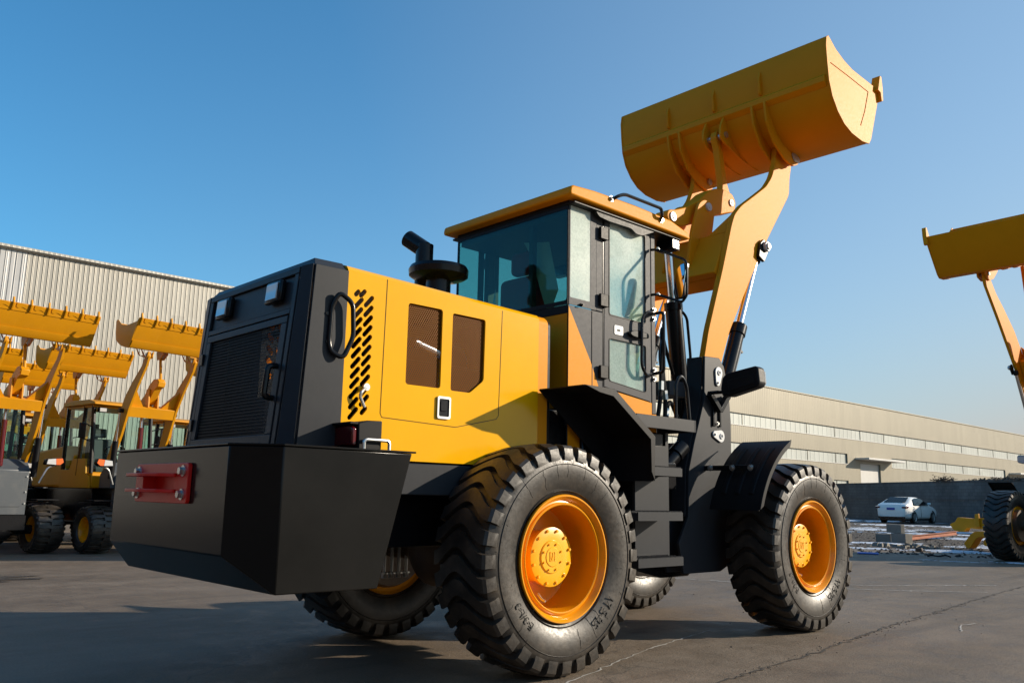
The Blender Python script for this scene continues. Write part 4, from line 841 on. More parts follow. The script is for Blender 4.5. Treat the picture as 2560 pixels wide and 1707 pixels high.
# roof
mm = MB(); x0, x1, ry = .400, 1.79, .70
prof = [(x0, 3.075), (x0-.004, 3.10), (x0+.004, 3.135), (x0+.03, 3.150), (x0+.25, 3.165), (1.1, 3.172), (x1-.25, 3.160), (x1-.03, 3.11), (x1, 3.07), (x1-.02, 3.055), (x1-.06, 3.060), (x0+.10, 3.074)]
mm.prism(prof, 'y', -ry, ry); build('cab_roof', mm, 'arm', root, .022, angle=50, seg=3)
mm = MB(); mm.prism([(x0+.07, -ry+.03), (1.70, -ry+.03), (1.70, ry-.03), (x0+.07, ry-.03)], 'z', 3.040, 3.056); build('roof_underside', mm, 'plastic', root, .004)
mm = MB(); mm.prism(roundpoly([(.70, 3.045), (.74, 3.005), (.85, 2.995), (1.10, 3.0), (1.16, 2.97), (1.24, 2.975), (1.40, 3.045)], .02), 'y', -.66, -.632); build('rain_gutter', mm, 'plastic', root, .01)

# ---- rear mudguards, platform, steps
for s in (-1, 1):
    yi, yo = .67, 1.05
    prof = [(.155, 1.705), (.44, 1.705), (.85, 1.43), (.84, 1.14)]
    m = MB(); m.thick(prof, .007, 'y', *sorted((s*yi, s*yo)), -1)
    g = build('rear_mudguard', m, 'plastic', root)
    m = MB(); outp = prof; inp = [(.30, 1.668), (.425, 1.655), (.800, 1.408), (.805, 1.20)]
    m.prism([outp[0], outp[1], outp[2], outp[3], inp[3], inp[2], inp[1], inp[0]], 'y', *sorted((s*(yo+.0005), s*(yo+.010)))); build('mudguard_lip', m, 'plastic', g, .003)
    m = MB(); m.prism([(.155, 1.700), (.44, 1.700), (.85, 1.425), (.84, 1.14), (.70, 1.14), (.70, 1.30), (.40, 1.52)], 'y', *sorted((s*(yi), s*(yi-.008)))); build('mudguard_wall', m, 'plastic', g)
    # platform
    m = MB(); m.box(.72, 1.46, *sorted((s*.60, s*.93)), 1.560, 1.585); m.box(.80, 1.46, *sorted((s*.931, s*.943)), 1.500, 1.587); m.box(1.461, 1.473, *sorted((s*.60, s*.943)), 1.500, 1.587)
    build('platform', m, 'cabgrey' if False else 'charcoal', root, .003)
    m = MB(); m.tube([(1.29, s*.90, 1.585), (1.295, s*.90, 1.84), (1.36, s*.90, 1.915), (1.425, s*.90, 1.84), (1.455, s*.90, 1.585)], .013, rnd=.07); build('hand_hoop', m, 'black', root)
    # ladder plate with cut-out
    m = MB(); m.prism([(.955, .62), (1.335, .62), (1.335, 1.495), (1.30, 1.495), (1.30, 1.40), (1.10, 1.39), (1.10, 1.495), (.955, 1.495)], 'y', *sorted((s*.80, s*.788))); lad = build('ladder_plate', m, 'charcoal', root, .002)
    m = MB(); m.box(.955, 1.33, *sorted((s*.60, s*.787)), .60, 1.49); build('battery_box', m, 'black', root, .01)
    for k, z in enumerate((1.235, .940, .645)):
        xa_, xb_ = (.90, 1.22)
        xa_ = .90 if k == 0 else .74
        m = MB(); m.box(xa_, xb_, *sorted((s*1.0, s*.992)), z-.055, z); m.box(xa_, xb_, *sorted((s*.991, s*.801)), z-.012, z-.004); m.box(xa_, xa_+.008, *sorted((s*.991, s*.801)), z-.055, z-.013); m.box(xb_-.008, xb_, *sorted((s*.991, s*.801)), z-.055, z-.013)
        nteeth = int((xb_-xa_)/.0135)
        for q in range(nteeth):
            xx = xa_+q*.0135
            for yy in (s*.996, s*.94, s*.88): m.add([(xx, yy-.004, z), (xx+.011, yy-.004, z), (xx+.0055, yy-.004, z+.010), (xx, yy+.004, z), (xx+.011, yy+.004, z), (xx+.0055, yy+.004, z+.010)], [(0, 1, 2), (3, 5, 4), (1, 4, 5, 2), (0, 2, 5, 3)])
        build('step', m, 'charcoal', root)
    m = MB(); m.box(.60, 1.0, *sorted((s*.60, s*.64)), .60, 1.5); build('tank_side', m, 'black', root, .01)
m = MB(); m.box(.31, .50, -.57, .57, 1.28, 1.60); m.box(.5, 1.42, -.59, .59, 1.30, 1.499); build('cab_base', m, 'black', root, .01)
# hydraulic hoses between cab and front frame
m = MB()
hs_ = [[(1.50, -.50, 1.35), (1.62, -.52, 1.75), (1.66, -.50, 2.10), (1.75, -.45, 2.30), (1.90, -.30, 2.20), (2.1, -.2, 1.9)],
       [(1.60, -.48, 1.30), (1.72, -.50, 1.70), (1.70, -.48, 2.0), (1.80, -.40, 2.42), (2.05, -.22, 2.35), (2.35, -.1, 2.1)],
       [(1.72, -.40, 1.2), (1.80, -.42, 1.6), (1.95, -.35, 1.85), (2.2, -.25, 1.7)], [(1.55, -.30, 1.2), (1.7, -.25, 1.6), (1.95, -.1, 1.8), (2.3, 0, 1.6)],
       [(1.50, .3, 1.2), (1.7, .25, 1.6), (1.95, .2, 1.7), (2.3, .15, 1.5)]]
for h in hs_: m.tube(h, .017, rnd=.2, seg=8)
ho = build('hydraulic_hose', m, 'plastic', root)
for h in hs_[:3]:
    for a, b_ in ((h[1], h[2]),): m = MB(); a = Vector(a); b_ = Vector(b_); c = a.lerp(b_, .3); d = (b_-a).normalized(); m.cyl(c, c+d*.07, .024, n=6); build('hose_fitting', m, 'steel', ho)
m = MB(); m.box(1.50, 1.92, -.30, .30, .95, 1.50); m.prism([(1.48, 1.52), (1.9, 1.66), (1.9, 1.60), (1.48, 1.46)], 'y', -.45, .45); m.cyl((1.80, 0, .45), (1.80, 0, 1.55), .09); build('articulation_joint', m, 'black', root, .01)
m = MB(); m.cyl((1.45, -.42, 1.02), (1.95, -.46, 1.42), .055); m.cyl((1.88, -.455, 1.37), (1.97, -.462, 1.44), .065); sc = build('steering_cylinder', m, 'black', root)
m = MB(); m.box(1.95, 2.2, -.36, .36, 1.86, 1.98); build('tower_tie', m, 'cabgrey', root, .005)
#=====SETTING=====
# ================================================================== SECOND LARGE LOADER (right edge, facing the camera side)
class _Sub: pass
root2 = empty('wheel_loader', (17.55, .40, -.02), R(176.5))
tag(root2, 'yellow wheel loader cut by the right edge of the photo, bucket held high', 'wheel loader')
for x, y, lf, sp in ((0, -.86, False, 0), (2.892, -.64, False, .1), (0, .86, True, .05), (2.892, .64, True, .2)):
    wheel(root2, x, y, RT, lf, wsrc, spin=sp)
def xf2(p):
    x, z = p[0]-3.745, p[1]-4.41; a = R(9.5); return (3.52+1.30*(x*math.cos(a)+z*math.sin(a)), 5.543+1.30*(-x*math.sin(a)+z*math.cos(a)))
L2 = dict(arm=[(3.42, 5.57), (3.53, 5.60), (3.59, 5.52), (3.56, 5.28), (3.02, 4.60), (2.62, 4.06), (2.35, 3.70), (1.75, 2.75), (1.45, 2.2), (1.25, 1.98), (1.05, 2.02), (1.10, 2.25), (1.5, 3.0), (1.85, 3.75), (2.05, 4.12), (2.35, 4.52), (2.8, 4.92), (3.1, 5.16), (3.32, 5.42)],
    rad=.05, xf=xf2, beam=[(1.75, 3.55), (1.98, 4.02), (2.07, 3.98), (1.84, 3.50)], beam2=[(1.84, 3.50), (2.07, 3.98), (2.25, 3.90), (2.02, 3.42)],
    brk=[(1.85, 3.62), (1.95, 4.05), (2.10, 4.42), (2.22, 4.46), (2.33, 4.40), (2.36, 4.2), (2.25, 3.9), (2.1, 3.6)],
    bell=[(1.70, 4.05), (1.75, 4.12), (1.95, 4.22), (2.25, 4.45), (2.5, 4.62), (2.75, 4.66), (2.83, 4.56), (2.78, 4.46), (2.5, 4.38), (2.25, 4.22), (1.95, 4.05), (1.75, 3.98)],
    bpin=(2.23, 4.36), rpin=(1.78, 4.06), fpin=(2.72, 4.56), lpin=xf2((3.25, 4.585)), cyl0=(1.62, 1.9), lt=(2.45, 3.76), lb=(1.35, 1.545), piv=(1.20, 2.12), plate2=(1.2, 1.545), tower=None)
large_front(root2, wsrc, lifted=L2)
m = MB(); m.box(-1.7, 1.75, -.40, .40, .72, 1.19); m.box(1.0, 2.0, -.3, .3, .55, 1.2); build('rear_frame', m, 'black', root2, .01)
for s in (-1, 1):
    m = MB(); m.lathe([(-.04, .10), (-.05, .27), (-.02, .30), (.07, .295), (.07, .10)], (2.892, s*.46, RT), 40); build('brake_drum', m, 'iron', root2)
m = MB(); m.prism([(-1.4, 1.2), (-1.45, 2.2), (-.7, 2.2), (-.7, 1.2)], 'y', -.62, .62); build('hood', m, 'yellow', root2, .04)
m = MB(); m.box(-1.9, -1.1, -.9, .9, .6, 1.2); build('counterweight', m, 'counter', root2, .03)
m = MB(); m.box(-.65, .35, -.6, .6, 1.3, 1.75); cb = build('cab_body', m, 'yellow', root2, .02)
m = MB()
for x in (-.62, .32):
    for y in (-.57, .57): m.box(x-.03, x+.03, y-.03, y+.03, 1.75, 3.0)
build('cab_post', m, 'plastic', root2, .005)
m = MB(); m.box(-.61, .31, -.575, .575, 1.76, 2.98); build('cab_glass', m, 'gtint', root2)
m = MB(); m.box(-.75, .6, -.68, .68, 3.0, 3.1); build('cab_roof', m, 'yellow', root2, .03)
m = MB(); m.cyl((0, -.72, RT), (0, .72, RT), .10); build('rear_axle', m, 'iron', root2)

# ================================================================== COMPACT LOADERS IN ROWS (left)
def compact():
    r = empty('compact_loader'); Y = 'yel2'
    # bucket, toothed, side view local to the row machine (x forward)
    back = [(.28, 3.60), (.27, 3.44), (.30, 3.33), (.37, 3.285), (.47, 3.235), (.60, 3.195), (.70, 3.175), (.73, 3.21), (.93, 3.56), (.95, 3.60)]
    side = [(.27, 3.655), (.235, 3.63), (.254, 3.44), (.285, 3.32), (.36, 3.27), (.46, 3.215), (.60, 3.178), (.705, 3.158), (.748, 3.205), (.94, 3.57), (.86, 3.555), (.60, 3.53), (.42, 3.56), (.31, 3.64)]
    hw = .765
    m = MB(); m.thick(back, .012, 'y', -hw, hw, -1); b = build('bucket', m, Y, r, angle=20)
    for s in (-1, 1):
        m = MB(); m.prism(side, 'y', *sorted((s*hw+s*.0005, s*(hw+.012)))); build('side_plate', m, Y, b, .002)
    for k in range(3):
        y = -.383+.383*k; m = MB(); m.thick([(.742, 3.235), (.915, 3.54)], .004, 'y', y-.006, y+.006, 1); m.mapped(lambda p: p+Vector((.0125, 0, -.0075))); build('weld_bead', m, Y, b)
    m = MB(); m.prism([(.905, 3.51), (.96, 3.615), (.972, 3.61), (.918, 3.50)], 'y', -hw-.012, hw+.012); build('cutting_edge', m, Y, b, .002)
    m = MB(); m.thick([(.715, 3.178), (.757, 3.222), (.79, 3.28)], .008, 'y', -hw+.003, hw-.003, -1); m.mapped(lambda p: p+Vector((.002, 0, -.002))); build('wear_strip', m, Y, b)
    for k in range(7):
        y = -.735+.245*k; m = MB()
        m.prism([(.915, 3.52), (.945, 3.57), (.952, 3.68), (.975, 3.69), (1.0, 3.60), (.975, 3.555), (.935, 3.50)], 'y', y-.013, y+.013); build('tooth', m, Y, b, .004)
    for k in range(6):
        y = -.612+.245*k; m = MB(); P_ = roundpoly([(-.075, .045), (-.075, -.02), (-.04, -.035), (.0, -.012), (.03, -.018), (.075, -.04), (.08, .03), (.02, .045)], .01, 2)
        m.prism(P_, 'z', 0, .012); d = (Vector((.96, 0, 3.615))-Vector((.905, 0, 3.51))).normalized(); nn = Vector((d.z, 0, -d.x))
        m.mapped(lambda p: Vector((.945, y, 3.575))+Vector((0, 1, 0))*p.x+d*p.y+nn*(p.z+.004)); build('edge_plate', m, Y, b, .002)
    for s in (-1, 1):
        for yy in (.36, .44):
            m = MB(); m.prism([(.30, 3.25), (.45, 3.10), (.60, 3.10), (.72, 3.15), (.70, 3.07), (.665, 3.04), (.61, 3.05), (.40, 3.12)], 'y', s*yy-.008, s*yy+.008); build('arm_bracket', m, Y, b)
        m = MB(); m.cyl((.655, s*.345, 3.10), (.655, s*.46, 3.10), .025, n=12); build('bucket_pin', m, 'steel', b)
    m = MB(); m.prism([(.30, 3.30), (.22, 3.22), (.25, 3.10), (.33, 3.10), (.45, 3.19)], 'y', -.045, -.030); m.prism([(.30, 3.30), (.22, 3.22), (.25, 3.10), (.33, 3.10), (.45, 3.19)], 'y', .030, .045); build('link_bracket', m, Y, b)
    arm = [(.60, 3.13), (.68, 3.15), (.70, 3.08), (.64, 2.93), (.42, 2.62), (.22, 2.28), (.05, 1.85), (-.30, 1.20), (-.40, 1.12), (-.48, 1.20), (-.20, 1.75), (-.06, 2.2), (.05, 2.45), (.24, 2.68), (.5, 2.93)]
    for s in (-1, 1):
        m = MB(); m.prism(arm, 'y', *sorted((s*.385, s*.425))); build('lift_arm', m, Y, r, .003)
        m = MB(); m.cyl((-.05, s*.47, 1.15), (.0, s*.47, 1.75), .045, n=14); lc = build('lift_cylinder', m, 'plastic', r)
        m = MB(); m.cyl((.0, s*.47, 1.75), (.045, s*.47, 2.20), .02, n=12); build('piston_rod', m, 'chrome', lc)
        m = MB(); m.cyl((.05, s*.42, 2.24), (.05, s*.50, 2.24), .035, n=12); build('rod_eye', m, 'black', lc)
    m = MB(); m.prism([(.00, 2.20), (.06, 2.36), (.22, 2.30), (.16, 2.14)], 'y', -.384, .384); cbm = build('cross_beam', m, Y, r, .004)
    for s in (-1, 1):
        m = MB(); m.prism([(.06, 2.34), (.10, 2.62), (.18, 2.62), (.20, 2.32)], 'y', s*.08-.01, s*.08+.01); build('crank_bracket', m, Y, cbm)
        m = MB(); m.add([(.12, s*.384, 2.34), (.26, s*.384, 2.62), (.12, s*.16, 2.34), (.17, s*.384, 2.32), (.31, s*.384, 2.60), (.17, s*.16, 2.32)], [(0, 1, 2), (3, 5, 4), (0, 3, 4, 1), (1, 4, 5, 2), (2, 5, 3, 0)]); build('gusset', m, Y, cbm)
    m = MB(); m.prism([(-.17, 2.36), (-.15, 2.43), (.0, 2.54), (.11, 2.69), (.24, 2.78), (.36, 2.78), (.41, 2.73), (.39, 2.65), (.30, 2.62), (.22, 2.52), (.10, 2.38), (-.1, 2.32)], 'y', -.06, .06); bl = build('bell_crank', m, Y, r, .006)
    m = MB(); m.cyl((.36, -.07, 2.71), (.36, .07, 2.71), .035, n=14); build('crank_pin', m, Y, bl)
    m = MB(); m.tube([(.36, 0, 2.71), (.28, 0, 3.14)], .024, n=8); build('tilt_link', m, Y, r)
    m = MB(); m.cyl((-.12, 0, 1.3), (-.14, 0, 2.0), .040, n=14); tc_ = build('tilt_cylinder', m, 'redglass', r); m = MB(); m.cyl((-.14, 0, 2.0), (-.15, 0, 2.38), .024, n=12); build('piston_rod', m, 'chrome', tc_)
    # front frame in blue-grey
    m = MB(); m.box(-.25, .16, -.33, .33, .58, 1.23); m.prism([(-.48, 1.22), (-.25, 1.42), (-.1, 1.25), (-.1, 1.0), (-.48, 1.0)], 'y', -.44, .44); ff_ = build('front_frame', m, 'greyp', r, .012)
    m = MB(); m.prism(rrect(-.26, .26, .70, 1.12, .03), 'x', .1605, .168); build('frame_panel', m, 'greyp', ff_, .004)
    m = MB()
    for z in (.75, .92, 1.15):
        for s in (-1, 1): bolt(m, (.1615, s*.30, z), 'x', .010, .014)
    build('bolt', m, 'steel', ff_)
    m = MB(); m.box(-.42, .18, -.34, .34, .36, .575); m.cyl((0, -.5, .36), (0, .5, .36), .07, n=14); m.lathe([(-.24, .08), (-.16, .15), (0, .18), (.16, .15), (.24, .08)], (0, 0, .36), 16); build('front_axle', m, 'black', r)
    m = MB(); m.box(-.95, -.40, -.20, .20, .45, .9); m.box(-2.6, -.9, -.34, .34, .45, 1.0); build('rear_frame', m, 'black', r, .01)
    for s in (-1, 1):
        m = MB(); m.box(-.10, .18, *sorted((s*.47, s*.80)), .80, .815); m.box(-.35, -.10, *sorted((s*.47, s*.80)), .76, .775); build('mudguard', m, 'plastic', r, .003)
        m = MB(); m.tube([(.10, s*.50, 1.06), (.12, s*.60, 1.30), (.10, s*.72, 1.34)], .014, rnd=.05); st = build('lamp_stalk', m, 'steel', r)
        m = MB(); m.prism(roundpoly([(s*.54, 1.34), (s*.56, 1.43), (s*.80, 1.455), (s*.82, 1.38), (s*.76, 1.33)], .02, 2), 'x', .06, .16); hl = build('headlamp', m, 'black', r, .006)
        m = MB(); m.prism([(s*.56, 1.352), (s*.575, 1.425), (s*.69, 1.438), (s*.70, 1.345)], 'x', .160, .172); build('lens', m, 'lens', hl); m = MB(); m.prism([(s*.705, 1.345), (s*.695, 1.438), (s*.79, 1.446), (s*.81, 1.385), (s*.76, 1.345)], 'x', .160, .170); build('indicator_lens', m, 'orangelens', hl)
    # cab
    x0, x1 = -1.70, -.78
    for s in (-1, 1):
        m = MB(); m.prism([(x0-.02, 1.0), (x1+.14, 1.0), (x1+.10, 1.18), (x1-.02, 1.24), (x1-.06, 1.48), (x0+.4, 1.48), (x0+.3, 1.3), (x0-.02, 1.3)], 'y', *sorted((s*.50, s*.53))); build('cab_side', m, Y, r, .004)
        m = MB()
        for a, b_ in (((x0, 1.3), (x0, 2.36)), ((x1-.36, 1.2), (x1-.30, 2.36)), ((x1+.10, 1.24), (x1-.02, 2.36))): m.tube([(a[0], s*.50, a[1]), (b_[0], s*.50, b_[1])], .036, n=6)
        build('cab_post', m, 'black', r)
        m = MB(); m.quad((x0, s*.505, 1.45), (x1+.07, s*.505, 1.45), (x1-.01, s*.505, 2.34), (x0, s*.505, 2.34)); build('side_glass', m, 'gclear', r)
        m = MB(); m.tube([(x1+.02, s*.52, 2.0), (x1+.10, s*.70, 2.06), (x1+.10, s*.70, 1.80), (x1+.05, s*.52, 1.76)], .01, rnd=.02); ma_ = build('mirror_arm', m, 'black', r)
        m = MB(); m.box(x1+.08, x1+.11, *sorted((s*.65, s*.76)), 1.80, 2.05); build('mirror', m, 'black', ma_, .01)
        m = MB(); m.box(x1+.02, x1+.09, *sorted((s*.33, s*.46)), 2.25, 2.33); wl_ = build('work_lamp', m, 'black', r, .01); m = MB(); m.box(x1+.09, x1+.10, *sorted((s*.34, s*.45)), 2.26, 2.32); build('lens', m, 'lens', wl_)
    m = MB(); m.quad((x1+.10, -.47, 1.26), (x1+.10, .47, 1.26), (x1-.01, .47, 2.33), (x1-.01, -.47, 2.33)); build('windscreen', m, 'gclear', r)
    m = MB(); m.box(x1-.10, x1+.12, -.49, .49, 1.0, 1.26); build('cab_front', m, Y, r, .02)
    m = MB(); m.quad((x0, -.47, 1.32), (x0, .47, 1.32), (x0, .47, 2.33), (x0, -.47, 2.33)); build('rear_glass', m, 'gclear', r)
    m = MB(); m.box(x0-.02, x0+.01, -.5, .5, 1.0, 1.32); m.box(x0, x1, -.49, .49, 1.0, 1.05); build('cab_floor', m, 'dark', r)
    m = MB(); m.prism([(x0-.06, 2.37), (x0-.05, 2.43), (x0+.2, 2.46), (x1-.1, 2.46), (x1+.13, 2.41), (x1+.14, 2.37)], 'y', -.57, .57); m.box(x0-.02, x1+.03, -.53, .53, 2.33, 2.369); build('cab_roof', m, Y, r, .015)
    m = MB(); m.box(x0+.12, x0+.55, -.22, .22, 1.25, 1.38); m.box(x0+.10, x0+.22, -.21, .21, 1.38, 1.85); m.box(x0+.11, x0+.19, -.12, .12, 1.87, 2.03); build('seat', m, 'dark', r, .03)
    m = MB(); m.tube([(x1-.02, 0, 1.3), (x1-.16, 0, 1.62)], .02, n=8); m.tube([(x1-.17+.08*math.cos(R(a)), .17*math.sin(R(a)), 1.64+.08*math.cos(R(a))) for a in range(0, 360, 30)], .011, n=6, closed=True); build('steering_wheel', m, 'black', r)
    m = MB(); m.prism([(-3.0, 1.0), (-2.98, 1.62), (-1.78, 1.72), (-1.78, 1.0)], 'y', -.46, .46); build('hood', m, Y, r, .04)
    m = MB(); m.box(-3.25, -2.85, -.62, .62, .45, .98); build('counterweight', m, 'black', r, .03)
    m = MB(); m.cyl((-2.2, .25, 1.70), (-2.2, .25, 2.15), .035, n=12); build('exhaust_pipe', m, 'black', r)
    # wheels
    first = None
    for x, s in ((0, -1), (0, 1), (-2.05, -1), (-2.05, 1)):
        if first is None:
            w = MB(); w.lathe([(-.15, .185), (-.165, .195), (-.165, .180), (-.14, .165), (-.05, .15), (-.05, .06), (-.07, .055), (-.07, 0)], (0, 0, 0), 32); w.lathe([(.15, .19), (.16, .195), (.14, .16), (.05, .15), (.05, .0)], (0, 0, 0), 32)
            first = build('wheel', w, 'rim', r, angle=25)
            t = MB()
            prof = [(-.14, .185), (-.19, .21), (-.215, .26), (-.205, .31), (-.17, .335), (.17, .335), (.205, .31), (.215, .26), (.19, .21), (.14, .185)]
            t.lathe(prof, (0, 0, 0), 48)
            nl = 22
            for i in range(nl):
                for sd_ in (-1, 1):
                    a0 = 2*math.pi*(i+(.5 if sd_ > 0 else 0))/nl; pts_ = [(.215, -.02, .30, .325), (.19, -.015, .345, .33), (.12, .035, .363, .33), (.06, .02, .365, .33), (-.01, .06, .365, .33)]
                    vs = []
                    for (y_, da, ro, rb) in pts_:
                        for q, rr2 in ((-.075, rb), (-.07, ro), (.07, ro), (.075, rb)): a_ = a0+da+q; vs.append((rr2*math.cos(a_), sd_*y_, rr2*math.sin(a_)))
                    fs = [(j*4+e, j*4+e+1, (j+1)*4+e+1, (j+1)*4+e) for j in range(4) for e in range(3)]+[(0, 1, 2, 3), (19, 18, 17, 16)]
                    t.add(vs, fs)
            build('tyre', t, 'rubber', first, angle=28); w_ = first
        else: w_ = copy_tree(first, r)
        w_.location = (x, s*.665, .365); w_.rotation_euler = (0, .3*s, math.pi if s > 0 else 0)
    return r
cl = compact()
spots = [(-.411, 10.207, 0, 'left edge of the front row'), (1.549, 9.98, 0, ''), (1.36, 13.77, -.15, ''), (1.34, 16.95, -.11, ''), (-.34, 14.79, .11, ''), (3.72, 12.5, -.25, '')]
labs = ['yellow compact loader in the front row cut by the left edge, widest toothed bucket',
        'yellow compact loader whose raised bucket almost touches the big black rear grille',
        'yellow compact loader in the second row, bucket hanging between the two front row buckets',
        'yellow compact loader in the last row, small bucket lowest and farthest back',
        'yellow compact loader half hidden behind the leftmost one, bucket cut by the left edge',
        'yellow compact loader of which only the cab shows beside the big black grille']
for i, (x, y, dz, _) in enumerate(spots):
    o = cl if i == 0 else copy_tree(cl)
    o.location = (x, y, 0); o.rotation_euler = (0, 0, R(-81.9)); o.name = 'compact_loader'
    tag(o, labs[i], 'compact loader', 'compact loaders parked in rows by the cream hall')
for o_ in (): pass

# ================================================================== FACTORY HALLS
def hall_left():
    r = empty('factory_hall', (0, 32, 0)); x0, x1 = -60, 22
    def folded(xa, xb):
        P_ = []; x = xa; p = .19
        while x < xb-.01: P_ += [(x, 0), (x+p-.034, 0), (x+p-.026, .035), (x+p-.008, .035)]; x += p
        return P_+[(xb, 0), (xb, .3), (xa, .3)]
    m = MB(); m.prism(folded(4.43, x1), 'z', 0, 9.95); build('wall', m, 'cladL', r, angle=15)
    m = MB(); m.prism(folded(-14, 4.43), 'z', 0, 9.95); build('white_wall', m, 'cladW', r, angle=15); m = MB(); m.box(x0, -14.001, 0, .3, 0, 9.95); build('side_wall', m, 'cladW', r)
    m = MB(); m.box(x0, x1, .31, 30, 0, 9.9); build('hall_body', m, 'cladL', r)
    m = MB(); m.box(x0-.1, x1+.1, -.10, .35, 9.951, 10.13); build('roof_trim', m, 'cladL', r, .02)
    m = MB(); m.prism([(-.2, 10.0), (15, 11.5), (30.2, 10.0)], 'x', x0, x1); build('roof', m, 'cladW', r)
    return tag(r, 'tall cream ribbed metal hall with one white stretch behind the parked compact loaders', 'factory hall')
hall_left()
def hall_right():
    r = empty('factory_hall', (0, 40, 0)); x0, x1 = 24, 330; T = .3
    m = MB(); hz = []
    bands = [(9.2, 8.1, x0+2, x1-2), (6.42, 5.33, x0+2, 88.4), (6.42, 5.33, 99.6, 138.7), (6.42, 5.33, 150.5, 300)]
    small = [(3.5, 2.4, 85.0, 88.4)]
    doors = [(91.4, 96.5), (141.5, 147.5), (52, 57)]
    holes = [[(a, zl), (b_, zl), (b_, zh), (a, zh)] for zh, zl, a, b_ in bands+small]+[[(a, .02), (b_, .02), (b_, 5.5), (a, 5.5)] for a, b_ in doors if True]
    # the second band skips the doors
    holes[1] = [(x0+2, 5.62), (88.4, 5.62), (88.4, 6.42), (x0+2, 6.42)] if False else holes[1]
    m.prism([(x0, 0), (x1, 0), (x1, 12.1), (x0, 12.1)], 'y', 0, T, holes=[h for h in holes if not (h[0][0] == 52)]); build('wall', m, 'cladR', r, angle=20)
    for zh, zl, a, b_ in bands+small:
        m = MB(); m.box(a, b_, .16, .2, zl, zh); w = build('window_band', m, 'trans', r)
        x = 67.7-6.08*8
        while x < b_:
            if x > a: m = MB(); m.box(x-.03, x+.03, .12, .158, zl, zh); build('mullion', m, 'cladR', w)
            x += 6.08
        m = MB(); m.box(a, b_, -.05, .155, zl-.06, zl-.001); build('sill', m, 'cladW', w)
    for a, b_ in doors[:2]:
        m = MB(); m.box(a, b_, .20, .24, .02, 5.49); build('door', m, 'cladW', r)
        m = MB(); m.box(a-1.2, b_+3.1 if a < 100 else b_+1.2, -1.6, -.01, 5.85, 6.05); build('door_canopy', m, 'cladW', r, .02)
    m = MB(); m.box(x0, x1, T+.01, 60, 0, 12.0); build('hall_body', m, 'cladR', r)
    m = MB(); m.box(x0-.1, x1, -.08, .35, 12.101, 12.25); build('roof_trim', m, 'cladR', r, .02)
    return tag(r, 'long low beige ribbed metal hall with two strips of pale windows beyond the grey wall', 'factory hall')
hall_right()
# unseen hall added behind the camera to keep bright horizon out of reflections
hb = empty('horizon_blocker', (-24, 0, 0)); m = MB(); m.box(-14, 0, -48, 60, 0, 9.5)
Mt['blockerbrown'] = paint('brown_blocker', (.075, .046, .030), .85, 0, .3, .3, (.06, .045, .03), bs=.3, bscale=8, spec=.2)  # brown of the added hall, warms the light bounced to rear faces
build('wall', m, 'blockerbrown', hb); m = MB(); m.box(-14.3, .3, -48.3, 60.3, 9.501, 9.8); build('roof', m, 'greyp', hb)
for k in range(11):
    m = MB(); m.box(.002, .05, -44+9*k, -40+9*k, 4.2, 6.6); w_ = build('window', m, 'gcar', hb); m = MB(); m.box(.0, .12, -44.15+9*k, -39.85+9*k, 4.0, 4.18); build('sill', m, 'cladW', w_)  # window boxes and sills dress the added horizon blocker
tag(hb, 'added brown hall behind the camera, blocks horizon light from the rear faces', 'factory hall')

# ---- grey block wall, weeds, wire
ax, ay, bx, by = 68.5, 39.0, 33.0, -10.8
L_ = math.hypot(bx-ax, by-ay); wall = empty('block_wall', (ax, ay, 0), math.atan2(by-ay, bx-ax)); tag(wall, 'long grey concrete block wall in shade behind the white car', 'wall')
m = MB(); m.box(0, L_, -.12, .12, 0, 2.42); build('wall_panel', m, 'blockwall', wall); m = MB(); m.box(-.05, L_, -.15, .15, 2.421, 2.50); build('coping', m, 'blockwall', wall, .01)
dirw = Vector(((bx-ax)/L_, (by-ay)/L_, 0)); nw = Vector((dirw.y, -dirw.x, 0))
if nw.dot(Vector((-3.7-ax, -4.5-ay, 0))) < 0: nw = -nw
m = MB(); pts_ = []
for k in range(0, 41): u = 6+k*1.0; p = Vector((ax, ay, 0))+dirw*u+nw*.17; pts_.append((p.x, p.y, 1.45-.10*abs(math.sin(k*math.pi/9))))
m.tube(pts_, .012, n=4); tag(build('cable', m, 'greyp'), 'thin pale cable sagging along the grey block wall', 'cable')
def weed(u0, u1, n, hmax, label):
    m = MB(); rnd = random.Random(int(u0*10))
    for k in range(n):
        u = rnd.uniform(u0, u1); mid = (u0+u1)/2; hh = hmax*(1-.7*abs(u-mid)/((u1-u0)/2))*rnd.uniform(.4, 1)
        p = Vector((ax, ay, 2.49))+dirw*u+nw*rnd.uniform(-.1, .1); q = [p]
        for j in range(4): p = p+Vector((rnd.uniform(-.25, .25), rnd.uniform(-.25, .25), hh/4*rnd.uniform(.3, 1.5))); q.append(p)
        m.tube(q, .010, n=3)
        for j in range(7):
            c = q[rnd.randint(1, 4)]+Vector((rnd.uniform(-.08, .08), rnd.uniform(-.08, .08), rnd.uniform(-.08, .08))); a_ = Vector((rnd.uniform(-1, 1), rnd.uniform(-1, 1), rnd.uniform(-1, 1))).normalized()*.06; b_ = a_.orthogonal().normalized()*.03
            m.quad(c-a_, c+b_, c+a_, c-b_)
    tag(build('dry_creeper', m, 'twig'), label, 'plant')
weed(26.9, 28.6, 46, .40, 'dark clump of dry creeper on top of the wall, right of the car')
weed(30.3, 35.5, 60, .17, 'sparse dry creeper trailing along the wall top towards the right edge')

